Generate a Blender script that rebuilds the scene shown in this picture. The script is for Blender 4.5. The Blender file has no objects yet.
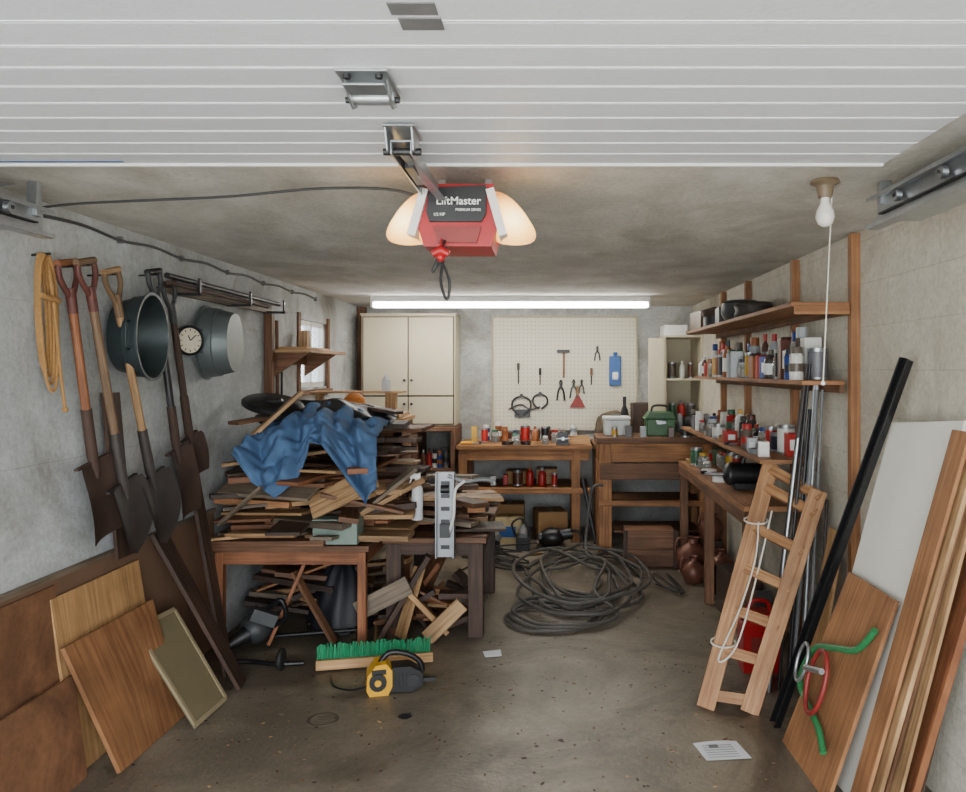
import bpy, math, random
from mathutils import Vector, Matrix, Euler, noise
R=random.Random(7)
pi=math.pi
def lin(c):
    c=c/255.0
    return c/12.92 if c<=0.04045 else ((c+0.055)/1.055)**2.4
def C(r,g,b): return (lin(r),lin(g),lin(b),1)
# ---------------------------------------------------------------- materials
MC={}
def newmat(name):
    m=bpy.data.materials.new(name); m.use_nodes=True
    nt=m.node_tree; return m,nt,nt.nodes['Principled BSDF']
def N(nt,t,**k):
    n=nt.nodes.new(t)
    for a,b in k.items(): setattr(n,a,b)
    return n
def tinted(nt,colsock,bsdf):
    a=N(nt,'ShaderNodeAttribute'); a.attribute_name='tint'
    s=N(nt,'ShaderNodeVectorMath',operation='SCALE')
    nt.links.new(colsock,s.inputs[0]); nt.links.new(a.outputs['Fac'],s.inputs['Scale'])
    nt.links.new(s.outputs[0],bsdf.inputs['Base Color'])
def plain(name,col,rough=.5,metal=0,var=.18,scale=25,bump=.0,spec=None):
    if name in MC: return MC[name]
    m,nt,b=newmat(name)
    tc=N(nt,'ShaderNodeTexCoord'); no=N(nt,'ShaderNodeTexNoise'); no.inputs['Scale'].default_value=scale; no.inputs['Detail'].default_value=5
    nt.links.new(tc.outputs['Object'],no.inputs['Vector'])
    mx=N(nt,'ShaderNodeMix',data_type='RGBA')
    mx.inputs[6].default_value=tuple(x*(1-var) for x in col[:3])+(1,)
    mx.inputs[7].default_value=tuple(min(1,x*(1+var)) for x in col[:3])+(1,)
    nt.links.new(no.outputs['Fac'],mx.inputs[0])
    tinted(nt,mx.outputs[2],b)
    b.inputs['Roughness'].default_value=rough; b.inputs['Metallic'].default_value=metal
    if bump:
        bp=N(nt,'ShaderNodeBump'); bp.inputs['Strength'].default_value=bump; bp.inputs['Distance'].default_value=.01
        nt.links.new(no.outputs['Fac'],bp.inputs['Height']); nt.links.new(bp.outputs[0],b.inputs['Normal'])
    MC[name]=m; return m
def wood(name,c1,c2,rough=.65):
    if name in MC: return MC[name]
    m,nt,b=newmat(name)
    tc=N(nt,'ShaderNodeTexCoord'); mp=N(nt,'ShaderNodeMapping'); mp.inputs['Scale'].default_value=(1.6,38,1)
    nt.links.new(tc.outputs['UV'],mp.inputs[0])
    n1=N(nt,'ShaderNodeTexNoise'); n1.inputs['Scale'].default_value=1.5; n1.inputs['Detail'].default_value=6; n1.inputs['Distortion'].default_value=.6
    nt.links.new(mp.outputs[0],n1.inputs['Vector'])
    n2=N(nt,'ShaderNodeTexNoise'); n2.inputs['Scale'].default_value=4; n2.inputs['Detail'].default_value=4
    nt.links.new(tc.outputs['UV'],n2.inputs['Vector'])
    rp=N(nt,'ShaderNodeValToRGB'); rp.color_ramp.elements[0].position=.35; rp.color_ramp.elements[1].position=.68
    rp.color_ramp.elements[0].color=c1; rp.color_ramp.elements[1].color=c2
    nt.links.new(n1.outputs['Fac'],rp.inputs[0])
    mx=N(nt,'ShaderNodeMix',data_type='RGBA',blend_type='MULTIPLY'); mx.inputs[0].default_value=.75
    r2=N(nt,'ShaderNodeValToRGB'); r2.color_ramp.elements[0].position=.3; r2.color_ramp.elements[1].position=.65
    r2.color_ramp.elements[0].color=(.42,.39,.36,1); r2.color_ramp.elements[1].color=(1,1,1,1)
    nt.links.new(n2.outputs['Fac'],r2.inputs[0])
    nt.links.new(rp.outputs[0],mx.inputs[6]); nt.links.new(r2.outputs[0],mx.inputs[7])
    tinted(nt,mx.outputs[2],b); b.inputs['Roughness'].default_value=rough
    bp=N(nt,'ShaderNodeBump'); bp.inputs['Strength'].default_value=.25; bp.inputs['Distance'].default_value=.004
    nt.links.new(n1.outputs['Fac'],bp.inputs['Height']); nt.links.new(bp.outputs[0],b.inputs['Normal'])
    MC[name]=m; return m
def concrete(name,ca,cb,cs,scale=1.3,rough=.85,bump=.4,lines=None,stretch=(1,1,1),smin=.48,smax=.72,linestr=.25,fine=.35):
    m,nt,b=newmat(name)
    tc=N(nt,'ShaderNodeTexCoord'); mp=N(nt,'ShaderNodeMapping'); mp.inputs['Scale'].default_value=stretch
    nt.links.new(tc.outputs['Object'],mp.inputs[0])
    def noi(s,d,dist=0):
        n=N(nt,'ShaderNodeTexNoise'); n.inputs['Scale'].default_value=s; n.inputs['Detail'].default_value=d; n.inputs['Roughness'].default_value=.62; n.inputs['Distortion'].default_value=dist
        nt.links.new(mp.outputs[0],n.inputs['Vector']); return n
    n1=noi(scale,8,.3); n2=noi(scale*.7+.37,10,.8); n3=noi(45,4)
    r1=N(nt,'ShaderNodeValToRGB'); r1.color_ramp.elements[0].position=.38; r1.color_ramp.elements[1].position=.62
    r1.color_ramp.elements[0].color=ca; r1.color_ramp.elements[1].color=cb
    nt.links.new(n1.outputs['Fac'],r1.inputs[0])
    r2=N(nt,'ShaderNodeMapRange'); r2.inputs['From Min'].default_value=smin; r2.inputs['From Max'].default_value=smax
    nt.links.new(n2.outputs['Fac'],r2.inputs[0])
    mx=N(nt,'ShaderNodeMix',data_type='RGBA'); nt.links.new(r2.outputs[0],mx.inputs[0])
    nt.links.new(r1.outputs[0],mx.inputs[6]); mx.inputs[7].default_value=cs
    out=mx.outputs[2]
    m3=N(nt,'ShaderNodeMix',data_type='RGBA',blend_type='MULTIPLY'); m3.inputs[0].default_value=fine
    r3=N(nt,'ShaderNodeValToRGB'); r3.color_ramp.elements[0].position=.3; r3.color_ramp.elements[1].position=.6
    r3.color_ramp.elements[0].color=(.45,.43,.4,1); r3.color_ramp.elements[1].color=(1,1,1,1)
    nt.links.new(n3.outputs['Fac'],r3.inputs[0]); nt.links.new(out,m3.inputs[6]); nt.links.new(r3.outputs[0],m3.inputs[7]); out=m3.outputs[2]
    h=N(nt,'ShaderNodeMath',operation='ADD'); h.inputs[1].default_value=0
    nt.links.new(n3.outputs['Fac'],h.inputs[0]); hh=h.outputs[0]
    if lines:
        sx=N(nt,'ShaderNodeSeparateXYZ'); nt.links.new(tc.outputs['Object'],sx.inputs[0])
        cx=N(nt,'ShaderNodeCombineXYZ'); nt.links.new(sx.outputs[lines[0]],cx.inputs[0]); nt.links.new(sx.outputs[2],cx.inputs[1])
        br=N(nt,'ShaderNodeTexBrick'); nt.links.new(cx.outputs[0],br.inputs['Vector'])
        br.inputs['Scale'].default_value=1; br.inputs['Brick Width'].default_value=lines[1]; br.inputs['Row Height'].default_value=lines[2]
        br.inputs['Mortar Size'].default_value=.004; br.inputs['Mortar Smooth'].default_value=.6
        m4=N(nt,'ShaderNodeMix',data_type='RGBA',blend_type='MULTIPLY')
        k=N(nt,'ShaderNodeMath',operation='MULTIPLY'); k.inputs[1].default_value=linestr
        nt.links.new(br.outputs['Fac'],k.inputs[0]); nt.links.new(k.outputs[0],m4.inputs[0])
        nt.links.new(out,m4.inputs[6]); m4.inputs[7].default_value=(.35,.33,.3,1); out=m4.outputs[2]
        k2=N(nt,'ShaderNodeMath',operation='MULTIPLY'); k2.inputs[1].default_value=.35; nt.links.new(br.outputs['Fac'],k2.inputs[0])
        s=N(nt,'ShaderNodeMath',operation='SUBTRACT'); nt.links.new(hh,s.inputs[0]); nt.links.new(k2.outputs[0],s.inputs[1]); hh=s.outputs[0]
    nt.links.new(out,b.inputs['Base Color']); b.inputs['Roughness'].default_value=rough
    bp=N(nt,'ShaderNodeBump'); bp.inputs['Strength'].default_value=bump; bp.inputs['Distance'].default_value=.012
    nt.links.new(hh,bp.inputs['Height']); nt.links.new(bp.outputs[0],b.inputs['Normal'])
    return m
def emis(name,col,st):
    m,nt,b=newmat(name); b.inputs['Base Color'].default_value=col
    b.inputs['Emission Color'].default_value=col; b.inputs['Emission Strength'].default_value=st; return m
def glassy(name,col,rough=.1,tr=.9):
    m,nt,b=newmat(name); b.inputs['Base Color'].default_value=col; b.inputs['Roughness'].default_value=rough
    b.inputs['Transmission Weight'].default_value=tr; return m
W_tan=wood('wood_tan',C(146,110,74),C(196,160,116)); W_pine=wood('wood_pine',C(176,132,84),C(214,172,124))
W_brn=wood('wood_brown',C(96,64,43),C(136,96,68)); W_dk=wood('wood_dark',C(50,35,28),C(84,60,47))
W_red=wood('wood_red',C(122,72,46),C(164,108,70)); W_grey=wood('wood_weathered',C(100,88,74),C(142,126,108))
W_ply=wood('wood_plywood',C(140,94,60),C(176,126,84)); W_osb=wood('wood_osb',C(172,130,84),C(206,164,114))
W_hand=wood('wood_handle',C(96,74,54),C(140,112,84))
W_rust=concrete('wood_stained_board',C(104,72,50),C(140,98,70),C(80,54,40),scale=3,rough=.6,bump=.15)
W_bench=wood('wood_bench',C(130,84,48),C(178,126,78))
woods=[W_tan,W_brn,W_dk,W_grey,W_ply,W_red,W_tan,W_brn,W_dk,W_brn,W_dk]
STEEL=plain('galvanised_steel',C(170,174,178),.35,.85,.25,30); DKST=plain('dark_steel',C(62,62,64),.45,.8,.25,20)
TUBM=plain('tub_zinc',C(98,106,108),.5,.5,.35,8); TUBD=plain('tub_zinc_dark',C(54,64,66),.5,.5,.35,8)
RUST=plain('rusty_steel',C(74,56,48),.7,.3,.4,14,.2); RUSTG=plain('rusty_grey_steel',C(66,60,58),.6,.4,.4,14,.2)
BLK=plain('black_plastic',C(20,20,22),.4); BLKR=plain('black_rubber',C(26,26,26),.7)
WHT=plain('white_paint',C(228,228,226),.5,0,.04); CREAM=plain('cream_paint',C(200,190,164),.5,0,.08,4)
RED=plain('red_plastic',C(166,16,24),.35); REDD=plain('red_paint_worn',C(128,38,34),.5,0,.35)
GRN=plain('green_bristle',C(24,128,84),.7,0,.3); HOSEG=plain('green_hose',C(40,116,68),.45)
YEL=plain('yellow_plastic',C(222,164,20),.4,0,.08); BLUE=plain('blue_plastic',C(36,82,146),.4)
TEAL=plain('teal_tin',C(116,134,124),.5,0,.15); ROPE=plain('rope_jute',C(158,118,70),.85,0,.3,80,.3)
PAPER=plain('paper_white',C(222,224,230),.7,0,.03); GREY=plain('grey_plastic',C(112,114,116),.5); CARD=plain('cardboard',C(150,114,74),.8)
HOSE=plain('grey_hose',C(74,70,66),.6,0,.15); STRING=plain('white_string',C(214,208,196),.8)
DKG=plain('dark_grey_plastic',C(56,58,60),.5)
def colm(r,g,b,ro=.4,me=0): return plain('paint_%d_%d_%d'%(r,g,b),C(r,g,b),ro,me,.1)
# ---------------------------------------------------------------- builder
def frame(d,up=(0,0,1)):
    x=Vector(d).normalized(); u=Vector(up)
    if abs(x.dot(u.normalized()))>.98: u=Vector((0,1,0)) if abs(x.y)<.9 else Vector((1,0,0))
    y=u.cross(x).normalized(); z=x.cross(y)
    return Matrix((x,y,z)).transposed()
class B:
    def __init__(s): s.v=[];s.f=[];s.mi=[];s.sm=[];s.uv=[];s.t=[];s.mats=[];s.M=Matrix()
    def add(s,vs,fs,mat,smooth=False,uvs=None,tint=1.0):
        if mat not in s.mats: s.mats.append(mat)
        k=s.mats.index(mat); base=len(s.v)
        s.v+=[s.M@Vector(p) for p in vs]
        for i,f in enumerate(fs):
            s.f.append([a+base for a in f]); s.mi.append(k); s.sm.append(smooth); s.t.append(tint)
            s.uv.append(uvs[i] if uvs else [(vs[a][0]*.7+vs[a][1],vs[a][2]) for a in f])
    def box(s,c,size,mat,rot=None,tint=1.0):
        c=Vector(c); h=[x/2 for x in size]
        if rot is None: Rm=Matrix.Identity(3)
        elif isinstance(rot,Matrix): Rm=rot
        else: Rm=Euler(rot).to_matrix()
        loc=[Vector((sx*h[0],sy*h[1],sz*h[2])) for sx in(-1,1) for sy in(-1,1) for sz in(-1,1)]
        fs=[(0,1,3,2),(4,6,7,5),(0,4,5,1),(2,3,7,6),(0,2,6,4),(1,5,7,3)]
        ax=sorted(range(3),key=lambda a:-size[a]); o=(R.random()*9,R.random()*9); uvs=[]
        for i,f in enumerate(fs):
            na=i//2
            if na==ax[0]: uvs.append([(loc[a][ax[1]]*.3+o[0],loc[a][ax[2]]+o[1]) for a in f])
            else:
                ot=[a for a in ax[1:] if a!=na][0]
                uvs.append([(loc[a][ax[0]]+o[0],loc[a][ot]+o[1]+na*.3) for a in f])
        s.add([c+Rm@p for p in loc],fs,mat,False,uvs,tint)
    def bb(s,x0,x1,y0,y1,z0,z1,mat,tint=1.0): s.box(((x0+x1)/2,(y0+y1)/2,(z0+z1)/2),(x1-x0,y1-y0,z1-z0),mat,None,tint)
    def beam(s,p0,p1,w,t,mat,up=(0,0,1),tint=1.0):
        p0=Vector(p0);p1=Vector(p1); s.box((p0+p1)/2,((p1-p0).length,w,t),mat,frame(p1-p0,up),tint)
    def slab(s,a,b,c,d,t,mat,tint=1.0):
        a,b,c,d=map(Vector,(a,b,c,d)); n=(b-a).cross(d-a).normalized()*t
        vs=[a,b,c,d,a+n,b+n,c+n,d+n]; L=(d-a).length; w=(b-a).length; o=R.random()*9
        q=[(o,o),(o,o+w),(o+L,o+w),(o+L,o)]*2
        fs=[(3,2,1,0),(4,5,6,7),(0,1,5,4),(1,2,6,5),(2,3,7,6),(3,0,4,7)]
        s.add(vs,fs,mat,False,[[q[i] if (j<2) else (q[i][0]+(i>3)*t,q[i][1]) for i in f] for j,f in enumerate(fs)],tint)
    def sweep(s,pts,rad,mat,n=10,closed=False,flat=1.0,up=(0,0,1),tint=1.0,caps=True):
        pts=[Vector(p) for p in pts]; m=len(pts)
        if not hasattr(rad,'__len__'): rad=[rad]*m
        vs=[];prev=None
        for i,p in enumerate(pts):
            if closed: d=pts[(i+1)%m]-pts[i-1]
            else: d=pts[min(i+1,m-1)]-pts[max(i-1,0)]
            if d.length<1e-9: d=Vector((0,0,1))
            d.normalize()
            if prev is None: y=frame(d,up).col[1].copy()
            else:
                y=prev-d*prev.dot(d)
                if y.length<1e-6: y=frame(d,up).col[1].copy()
                y.normalize()
            prev=y; z=d.cross(y)
            for k in range(n):
                a=2*pi*k/n; vs.append(p+y*(rad[i]*math.cos(a))+z*(rad[i]*flat*math.sin(a)))
        fs=[];uvs=[]; L=0
        for i in range(m if closed else m-1):
            j=(i+1)%m; dl=(pts[j]-pts[i]).length
            for k in range(n):
                k2=(k+1)%n; fs.append((i*n+k,i*n+k2,j*n+k2,j*n+k)); uvs.append([(L,k*.02),(L,k*.02+.02),(L+dl,k*.02+.02),(L+dl,k*.02)])
            L+=dl
        s.add(vs,fs,mat,True,uvs,tint)
        if not closed and caps:
            s.add(vs[:n],[tuple(range(n))[::-1]],mat,False,None,tint); s.add(vs[-n:],[tuple(range(n))],mat,False,None,tint)
    def cyl(s,p0,p1,r,mat,r1=None,n=16,tint=1.0): s.sweep([p0,p1],[r,r if r1 is None else r1],mat,n,tint=tint)
    def lathe(s,prof,o,mat,n=24,Rm=None,sc=(1,1,1),tint=1.0):
        o=Vector(o);Rm=Rm or Matrix.Identity(3);vs=[]
        for r,z in prof:
            for k in range(n):
                a=2*pi*k/n; vs.append(o+Rm@Vector((r*math.cos(a)*sc[0],r*math.sin(a)*sc[1],z*sc[2])))
        fs=[(i*n+k,i*n+(k+1)%n,(i+1)*n+(k+1)%n,(i+1)*n+k) for i in range(len(prof)-1) for k in range(n)]
        s.add(vs,fs,mat,True,None,tint)
    def ball(s,c,r,mat,sc=(1,1,1),n=20,Rm=None,tint=1.0):
        m=n//2; s.lathe([(max(1e-4,r*math.sin(pi*i/m)),-r*math.cos(pi*i/m)) for i in range(m+1)],c,mat,n,Rm,sc,tint)
    def grid(s,fn,nu,nv,mat,tint=1.0,close=False):
        vs=[fn(i/nu,j/nv) for j in range(nv+1) for i in range(nu+1)]
        fs=[(j*(nu+1)+i,j*(nu+1)+i+1,(j+1)*(nu+1)+i+1,(j+1)*(nu+1)+i) for j in range(nv) for i in range(nu)]
        s.add(vs,fs,mat,True,None,tint)
    def prism(s,poly,t,mat,tint=1.0,axes='xz',o=(0,0,0)):
        o=Vector(o)
        def mk(p,d):
            if axes=='xz': return o+Vector((p[0],d,p[1]))
            if axes=='yz': return o+Vector((d,p[0],p[1]))
            return o+Vector((p[0],p[1],d))
        n=len(poly); vs=[mk(p,-t/2) for p in poly]+[mk(p,t/2) for p in poly]
        fs=[tuple(range(n)),tuple(range(2*n-1,n-1,-1))]+[(i,i+n,(i+1)%n+n,(i+1)%n) for i in range(n)]
        s.add(vs,fs,mat,False,None,tint)
    def text(s,body,size,o,mat,Rm):
        cu=bpy.data.curves.new('t','FONT'); cu.body=body; cu.size=size; cu.extrude=.0008; cu.align_x='CENTER'; cu.offset=size*.008
        ob=bpy.data.objects.new('t',cu); bpy.context.collection.objects.link(ob); bpy.context.view_layer.update()
        me=bpy.data.meshes.new_from_object(ob.evaluated_get(bpy.context.evaluated_depsgraph_get()))
        s.add([Vector(o)+Rm@v.co for v in me.vertices],[tuple(p.vertices) for p in me.polygons],mat)
        bpy.data.objects.remove(ob); bpy.data.meshes.remove(me)
    def make(s,name,bevel=0,solid=0,sub=0,disp=0,dscale=.2,ang=38):
        vs=s.v; lo=Vector([min(v[i] for v in vs) for i in range(3)]); hi=Vector([max(v[i] for v in vs) for i in range(3)])
        o=Vector(((lo.x+hi.x)/2,(lo.y+hi.y)/2,lo.z))
        me=bpy.data.meshes.new(name); me.from_pydata([v-o for v in vs],[],s.f)
        for m in s.mats: me.materials.append(m)
        me.polygons.foreach_set('material_index',s.mi); me.polygons.foreach_set('use_smooth',s.sm)
        uv=me.uv_layers.new(name='UVMap'); flat=[c for f in s.uv for q in f for c in q]; uv.data.foreach_set('uv',flat)
        at=me.attributes.new('tint','FLOAT','FACE'); at.data.foreach_set('value',s.t)
        me.update(); me.set_sharp_from_angle(angle=math.radians(ang))
        ob=bpy.data.objects.new(name,me); ob.location=o; bpy.context.collection.objects.link(ob)
        if solid: md=ob.modifiers.new('s','SOLIDIFY'); md.thickness=solid
        if sub: md=ob.modifiers.new('ss','SUBSURF'); md.levels=sub; md.render_levels=sub
        if disp:
            tx=bpy.data.textures.new(name,'CLOUDS'); tx.noise_scale=dscale
            md=ob.modifiers.new('d','DISPLACE'); md.texture=tx; md.strength=disp; md.mid_level=.5
        if bevel: md=ob.modifiers.new('b','BEVEL'); md.width=bevel; md.segments=2; md.limit_method='ANGLE'; md.angle_limit=math.radians(50)
        return ob
def smooth(pts,k=6,closed=False):
    pts=[Vector(p) for p in pts]; n=len(pts); out=[]
    for i in range(n if closed else n-1):
        g=(lambda j: pts[j%n]) if closed else (lambda j: pts[max(0,min(n-1,j))])
        a,b,c,d=g(i-1),g(i),g(i+1),g(i+2)
        for q in range(k):
            t=q/k; out.append(.5*((2*b)+(c-a)*t+(2*a-5*b+4*c-d)*t*t+(3*b-a-3*c+d)*t**3))
    if not closed: out.append(pts[-1])
    return out
XL,XR,YB,H=-1.96,1.45,8.1,2.25
# ---------------------------------------------------------------- room
M_floor=concrete('concrete_floor',C(110,101,88),C(148,138,121),C(68,58,47),scale=1.4,rough=.4,bump=.25,smin=.42,smax=.68)
M_wl=concrete('painted_concrete_wall',C(172,176,178),C(200,205,207),C(130,128,122),scale=1.6,lines=(1,4,.62),smin=.47,smax=.74,linestr=.15)
M_wr=concrete('board_formed_wall',C(202,196,180),C(220,215,200),C(160,150,132),scale=1.6,lines=(1,1.9,.2),smin=.48,smax=.78,linestr=.14)
M_wb=concrete('back_concrete_wall',C(158,160,158),C(186,188,186),C(124,121,114),scale=1.8,lines=(0,3,.8),linestr=.15)
M_ceil=concrete('plaster_ceiling',C(184,181,174),C(212,209,202),C(162,155,143),scale=2.6,bump=.6,stretch=(1,.7,1),smin=.5,smax=.8,fine=.25)
M_out=concrete('driveway_concrete',C(196,194,188),C(208,206,198),C(186,182,174))
b=B(); b.bb(XL-.15,XR+.15,-.3,YB+.15,-.12,0,M_floor); b.make('floor')
b=B(); b.bb(-14,14,-20,-.3,-.2,-.04,M_out); b.make('driveway')
b=B(); b.bb(XL-.15,XR+.15,-.3,YB+.15,H,H+.12,M_ceil); b.make('ceiling')
b=B(); b.bb(XL-.15,XR+.15,YB,YB+.15,0,H,M_wb); b.make('wall_back')
b=B(); b.bb(XR,XR+.15,-.3,YB,0,H,M_wr); b.make('wall_right')
wy0,wy1,wz0,wz1=6.2,6.95,1.46,2.0
b=B(); b.bb(XL-.15,XL,-.3,wy0,0,H,M_wl); b.bb(XL-.15,XL,wy1,YB,0,H,M_wl); b.bb(XL-.15,XL,wy0,wy1,0,wz0,M_wl); b.bb(XL-.15,XL,wy0,wy1,wz1,H,M_wl); b.make('wall_left')
# window
b=B()
for a in ((wy0,wy0+.04,wz0,wz1),(wy1-.04,wy1,wz0,wz1),(wy0,wy1,wz0,wz0+.04),(wy0,wy1,wz1-.04,wz1),((wy0+wy1)/2-.015,(wy0+wy1)/2+.015,wz0,wz1)):
    b.bb(XL-.1,XL-.02,a[0],a[1],a[2],a[3],WHT)
b.bb(XL-.07,XL-.062,wy0+.03,wy1-.03,wz0+.03,wz1-.03,glassy('window_glass',(.9,.95,1,1),.25))
b.make('window_1')
b=B(); b.bb(XL-.01,XL+.015,wy0-.06,wy0,wz0-.06,wz1+.05,W_brn); b.bb(XL-.01,XL+.015,wy1,wy1+.06,wz0-.06,wz1+.05,W_brn); b.bb(XL-.01,XL+.04,wy0-.06,wy1+.06,wz0-.06,wz0-.02,W_brn); b.make('trim_1')
# ---------------------------------------------------------------- overhead door
M_door=plain('door_white',C(212,215,222),.42,0,.05,90,.12)
b=B(); y=.12
b.bb(-1.78,.98,.1,2.34,2.222,2.24,plain('door_groove',C(160,164,172),.6,0,.03))
while y<2.3:
    w=min(.1055,2.34-y)
    b.bb(-1.78,.98,y,y+w-.005,2.206,2.223,M_door,1.0-.05*((int(y*9.5)%3)==0))
    b.bb(-1.78,.98,y+w-.0125,y+w-.0105,2.2045,2.21,WHT)
    y+=.1055
b.bb(-1.78,.98,2.33,2.345,2.2,2.24,WHT)
b.bb(-1.66,-1.24,2.3,2.312,2.2045,2.2062,BLUE)
TAPE=plain('duct_tape',C(112,112,114),.5,.2)
b.bb(-.27,-.19,1.305,1.35,2.2035,2.2062,TAPE); b.bb(-.262,-.187,1.362,1.41,2.2035,2.2062,TAPE)
b.make('garage_door',.0015)
b=B(); Z=2.2
b.bb(-.43,-.325,1.58,1.74,Z-.004,Z+.003,STEEL)
for x in(-.42,-.335): b.prism([(1.62,Z),(1.73,Z),(1.725,Z-.03),(1.69,Z-.045),(1.645,Z-.03)],.005,STEEL,axes='yz',o=(x,0,0))
b.cyl((-.425,1.69,Z-.02),(-.33,1.69,Z-.02),.016,STEEL); b.cyl((-.435,1.69,Z-.025),(-.32,1.69,Z-.025),.007,DKST)
b.bb(-.42,-.335,1.6,1.66,Z-.025,Z-.02,STEEL)
for x in(-.41,-.345): b.cyl((x,1.6,Z-.012),(x,1.6,Z-.004),.008,DKST,n=6)
b.make('door_hinge_bracket',.001)
# opener rail
b=B()
b.bb(-.41,-.33,1.93,2.06,2.195,2.2,STEEL)
for x in(-.405,-.34): b.prism([(1.94,2.2),(2.05,2.2),(2.03,2.145),(1.97,2.145)],.005,STEEL,axes='yz',o=(x,0,0))
b.bb(-.4,-.345,1.98,2.5,2.17,2.175,STEEL); b.bb(-.4,-.395,1.98,2.5,2.14,2.172,STEEL); b.bb(-.35,-.345,1.98,2.5,2.14,2.172,STEEL)
b.cyl((-.42,2.0,2.15),(-.325,2.0,2.15),.009,DKST); b.bb(-.385,-.36,2.1,2.3,2.135,2.165,BLK)
b.beam((-.372,2.02,2.15),(-.33,2.42,2.12),.025,.005,STEEL)
b.make('opener_drive_rail',.001)
# opener (lamp lenses glow brightest around the bulb inside)
b=B(); cx=-.288
m,nt,bs=newmat('lamp_lens_warm'); tc=N(nt,'ShaderNodeTexCoord'); sx=N(nt,'ShaderNodeSeparateXYZ'); nt.links.new(tc.outputs['Object'],sx.inputs[0])
def mth(op,a,bv,c=None):
    n=N(nt,'ShaderNodeMath',operation=op)
    for i,q in enumerate((a,bv)):
        if q is None: continue
        if isinstance(q,(int,float)): n.inputs[i].default_value=q
        else: nt.links.new(q,n.inputs[i])
    return n.outputs[0]
dx=mth('SUBTRACT',mth('ABSOLUTE',sx.outputs[0],None),.175); dz=mth('SUBTRACT',sx.outputs[2],.085)
rr=mth('SQRT',mth('ADD',mth('MULTIPLY',dx,dx),mth('MULTIPLY',dz,dz)),None)
rp=N(nt,'ShaderNodeValToRGB'); e=rp.color_ramp.elements; e[0].position=.01; e[0].color=(1,.76,.34,1); e[1].position=.095; e[1].color=(.28,.085,.012,1)
x=e.new(.05); x.color=(.8,.42,.1,1)
nt.links.new(rr,rp.inputs[0]); nt.links.new(rp.outputs[0],bs.inputs['Emission Color']); bs.inputs['Emission Strength'].default_value=5.0; bs.inputs['Base Color'].default_value=(.45,.3,.14,1); bs.inputs['Roughness'].default_value=.3
LENS=m
LW=plain('lens_white_plastic',C(232,228,222),.3,0,.03)
for sg in(-1,1):
    def lobe(u,v,sg=sg,k=1.0,rx=.084):
        a=2*pi*u; p=pi*v
        cz=-math.cos(p); sr=math.sin(p)**.6 if 0<v<1 else 0
        return Vector((cx+sg*(.138-.038*cz)+rx*k*sr*math.cos(a)*(1-.18*cz), 2.58+.115*k*sr*math.sin(a)*.95, 2.085+(.09 if cz>0 else .074)*k*cz))
    b.grid(lobe,28,16,LENS)
    b.box((cx+sg*.122,2.545,2.09),(.026,.19,.15),LW,(0,sg*-.28,0))
b.prism([(cx-.112,2.18),(cx+.112,2.18),(cx+.128,2.06),(cx+.105,1.985),(cx-.105,1.985),(cx-.128,2.06)],.22,RED,o=(0,2.58,0))
b.prism([(cx-.085,2.165),(cx+.09,2.172),(cx+.09,2.085),(cx+.075,2.06),(cx-.085,2.06),(cx-.095,2.09)],.02,BLK,o=(0,2.462,0))
b.prism([(cx-.075,2.045),(cx+.075,2.045),(cx+.06,1.995),(cx-.06,1.995)],.016,REDD,o=(0,2.466,0))
b.box((cx,2.66,2.1),(.2,.2,.16),GREY)
Rt=Matrix(((1,0,0),(0,0,-1),(0,1,0)))
b.text('LiftMaster',.034,(cx+.005,2.4505,2.112),WHT,Rt); b.text('PREMIUM SERIES',.011,(cx+.035,2.4505,2.092),WHT,Rt); b.text('1/2 HP',.013,(cx-.055,2.4505,2.077),WHT,Rt)
for x in(cx-.08,cx+.08): b.bb(x-.012,x+.012,2.7,2.705,2.12,2.249,STEEL)
b.bb(cx-.1,cx+.1,2.7,2.71,2.2,2.22,STEEL)
b.make('garage_door_opener',.004)
b=B()
b.sweep([(-.335,2.455,2.005),(-.333,2.435,1.99),(-.335,2.43,1.965)],.003,RED,8)
b.sweep([(-.36,2.43,1.955),(-.335,2.43,1.968),(-.31,2.43,1.955)],[.011,.014,.011],RED,10); b.ball((-.335,2.43,1.945),.014,RED)
b.sweep(smooth([(-.325,2.45,2.0),(-.345,2.43,1.94),(-.36,2.43,1.9),(-.335,2.43,1.93),(-.31,2.43,1.88),(-.31,2.43,1.83),(-.32,2.43,1.82),(-.335,2.43,1.88),(-.32,2.44,1.98)]),.0045,BLK,8)
b.make('emergency_release_cord')
b=B(); b.sweep(smooth([(-.42,2.7,2.18),(-.55,2.7,2.215),(-.8,2.72,2.222),(-1.1,2.76,2.205),(-1.4,2.8,2.2),(-1.7,2.86,2.2),(-1.88,2.9,2.19),(-1.94,3.0,2.195)]),.005,DKG,8); b.make('power_cord')
b=B(); pts=[(-1.945,3.0,2.19)]
for i in range(1,13): pts.append((-1.945,3.0+i*.3,2.195+(.008 if i%2 else -.008)))
b.sweep(smooth(pts),.007,DKG,8); 
for i in range(0,13,2): b.box((-1.95,3.0+i*.3,2.19),(.02,.02,.03),GREY)
b.make('wall_conduit')
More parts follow.
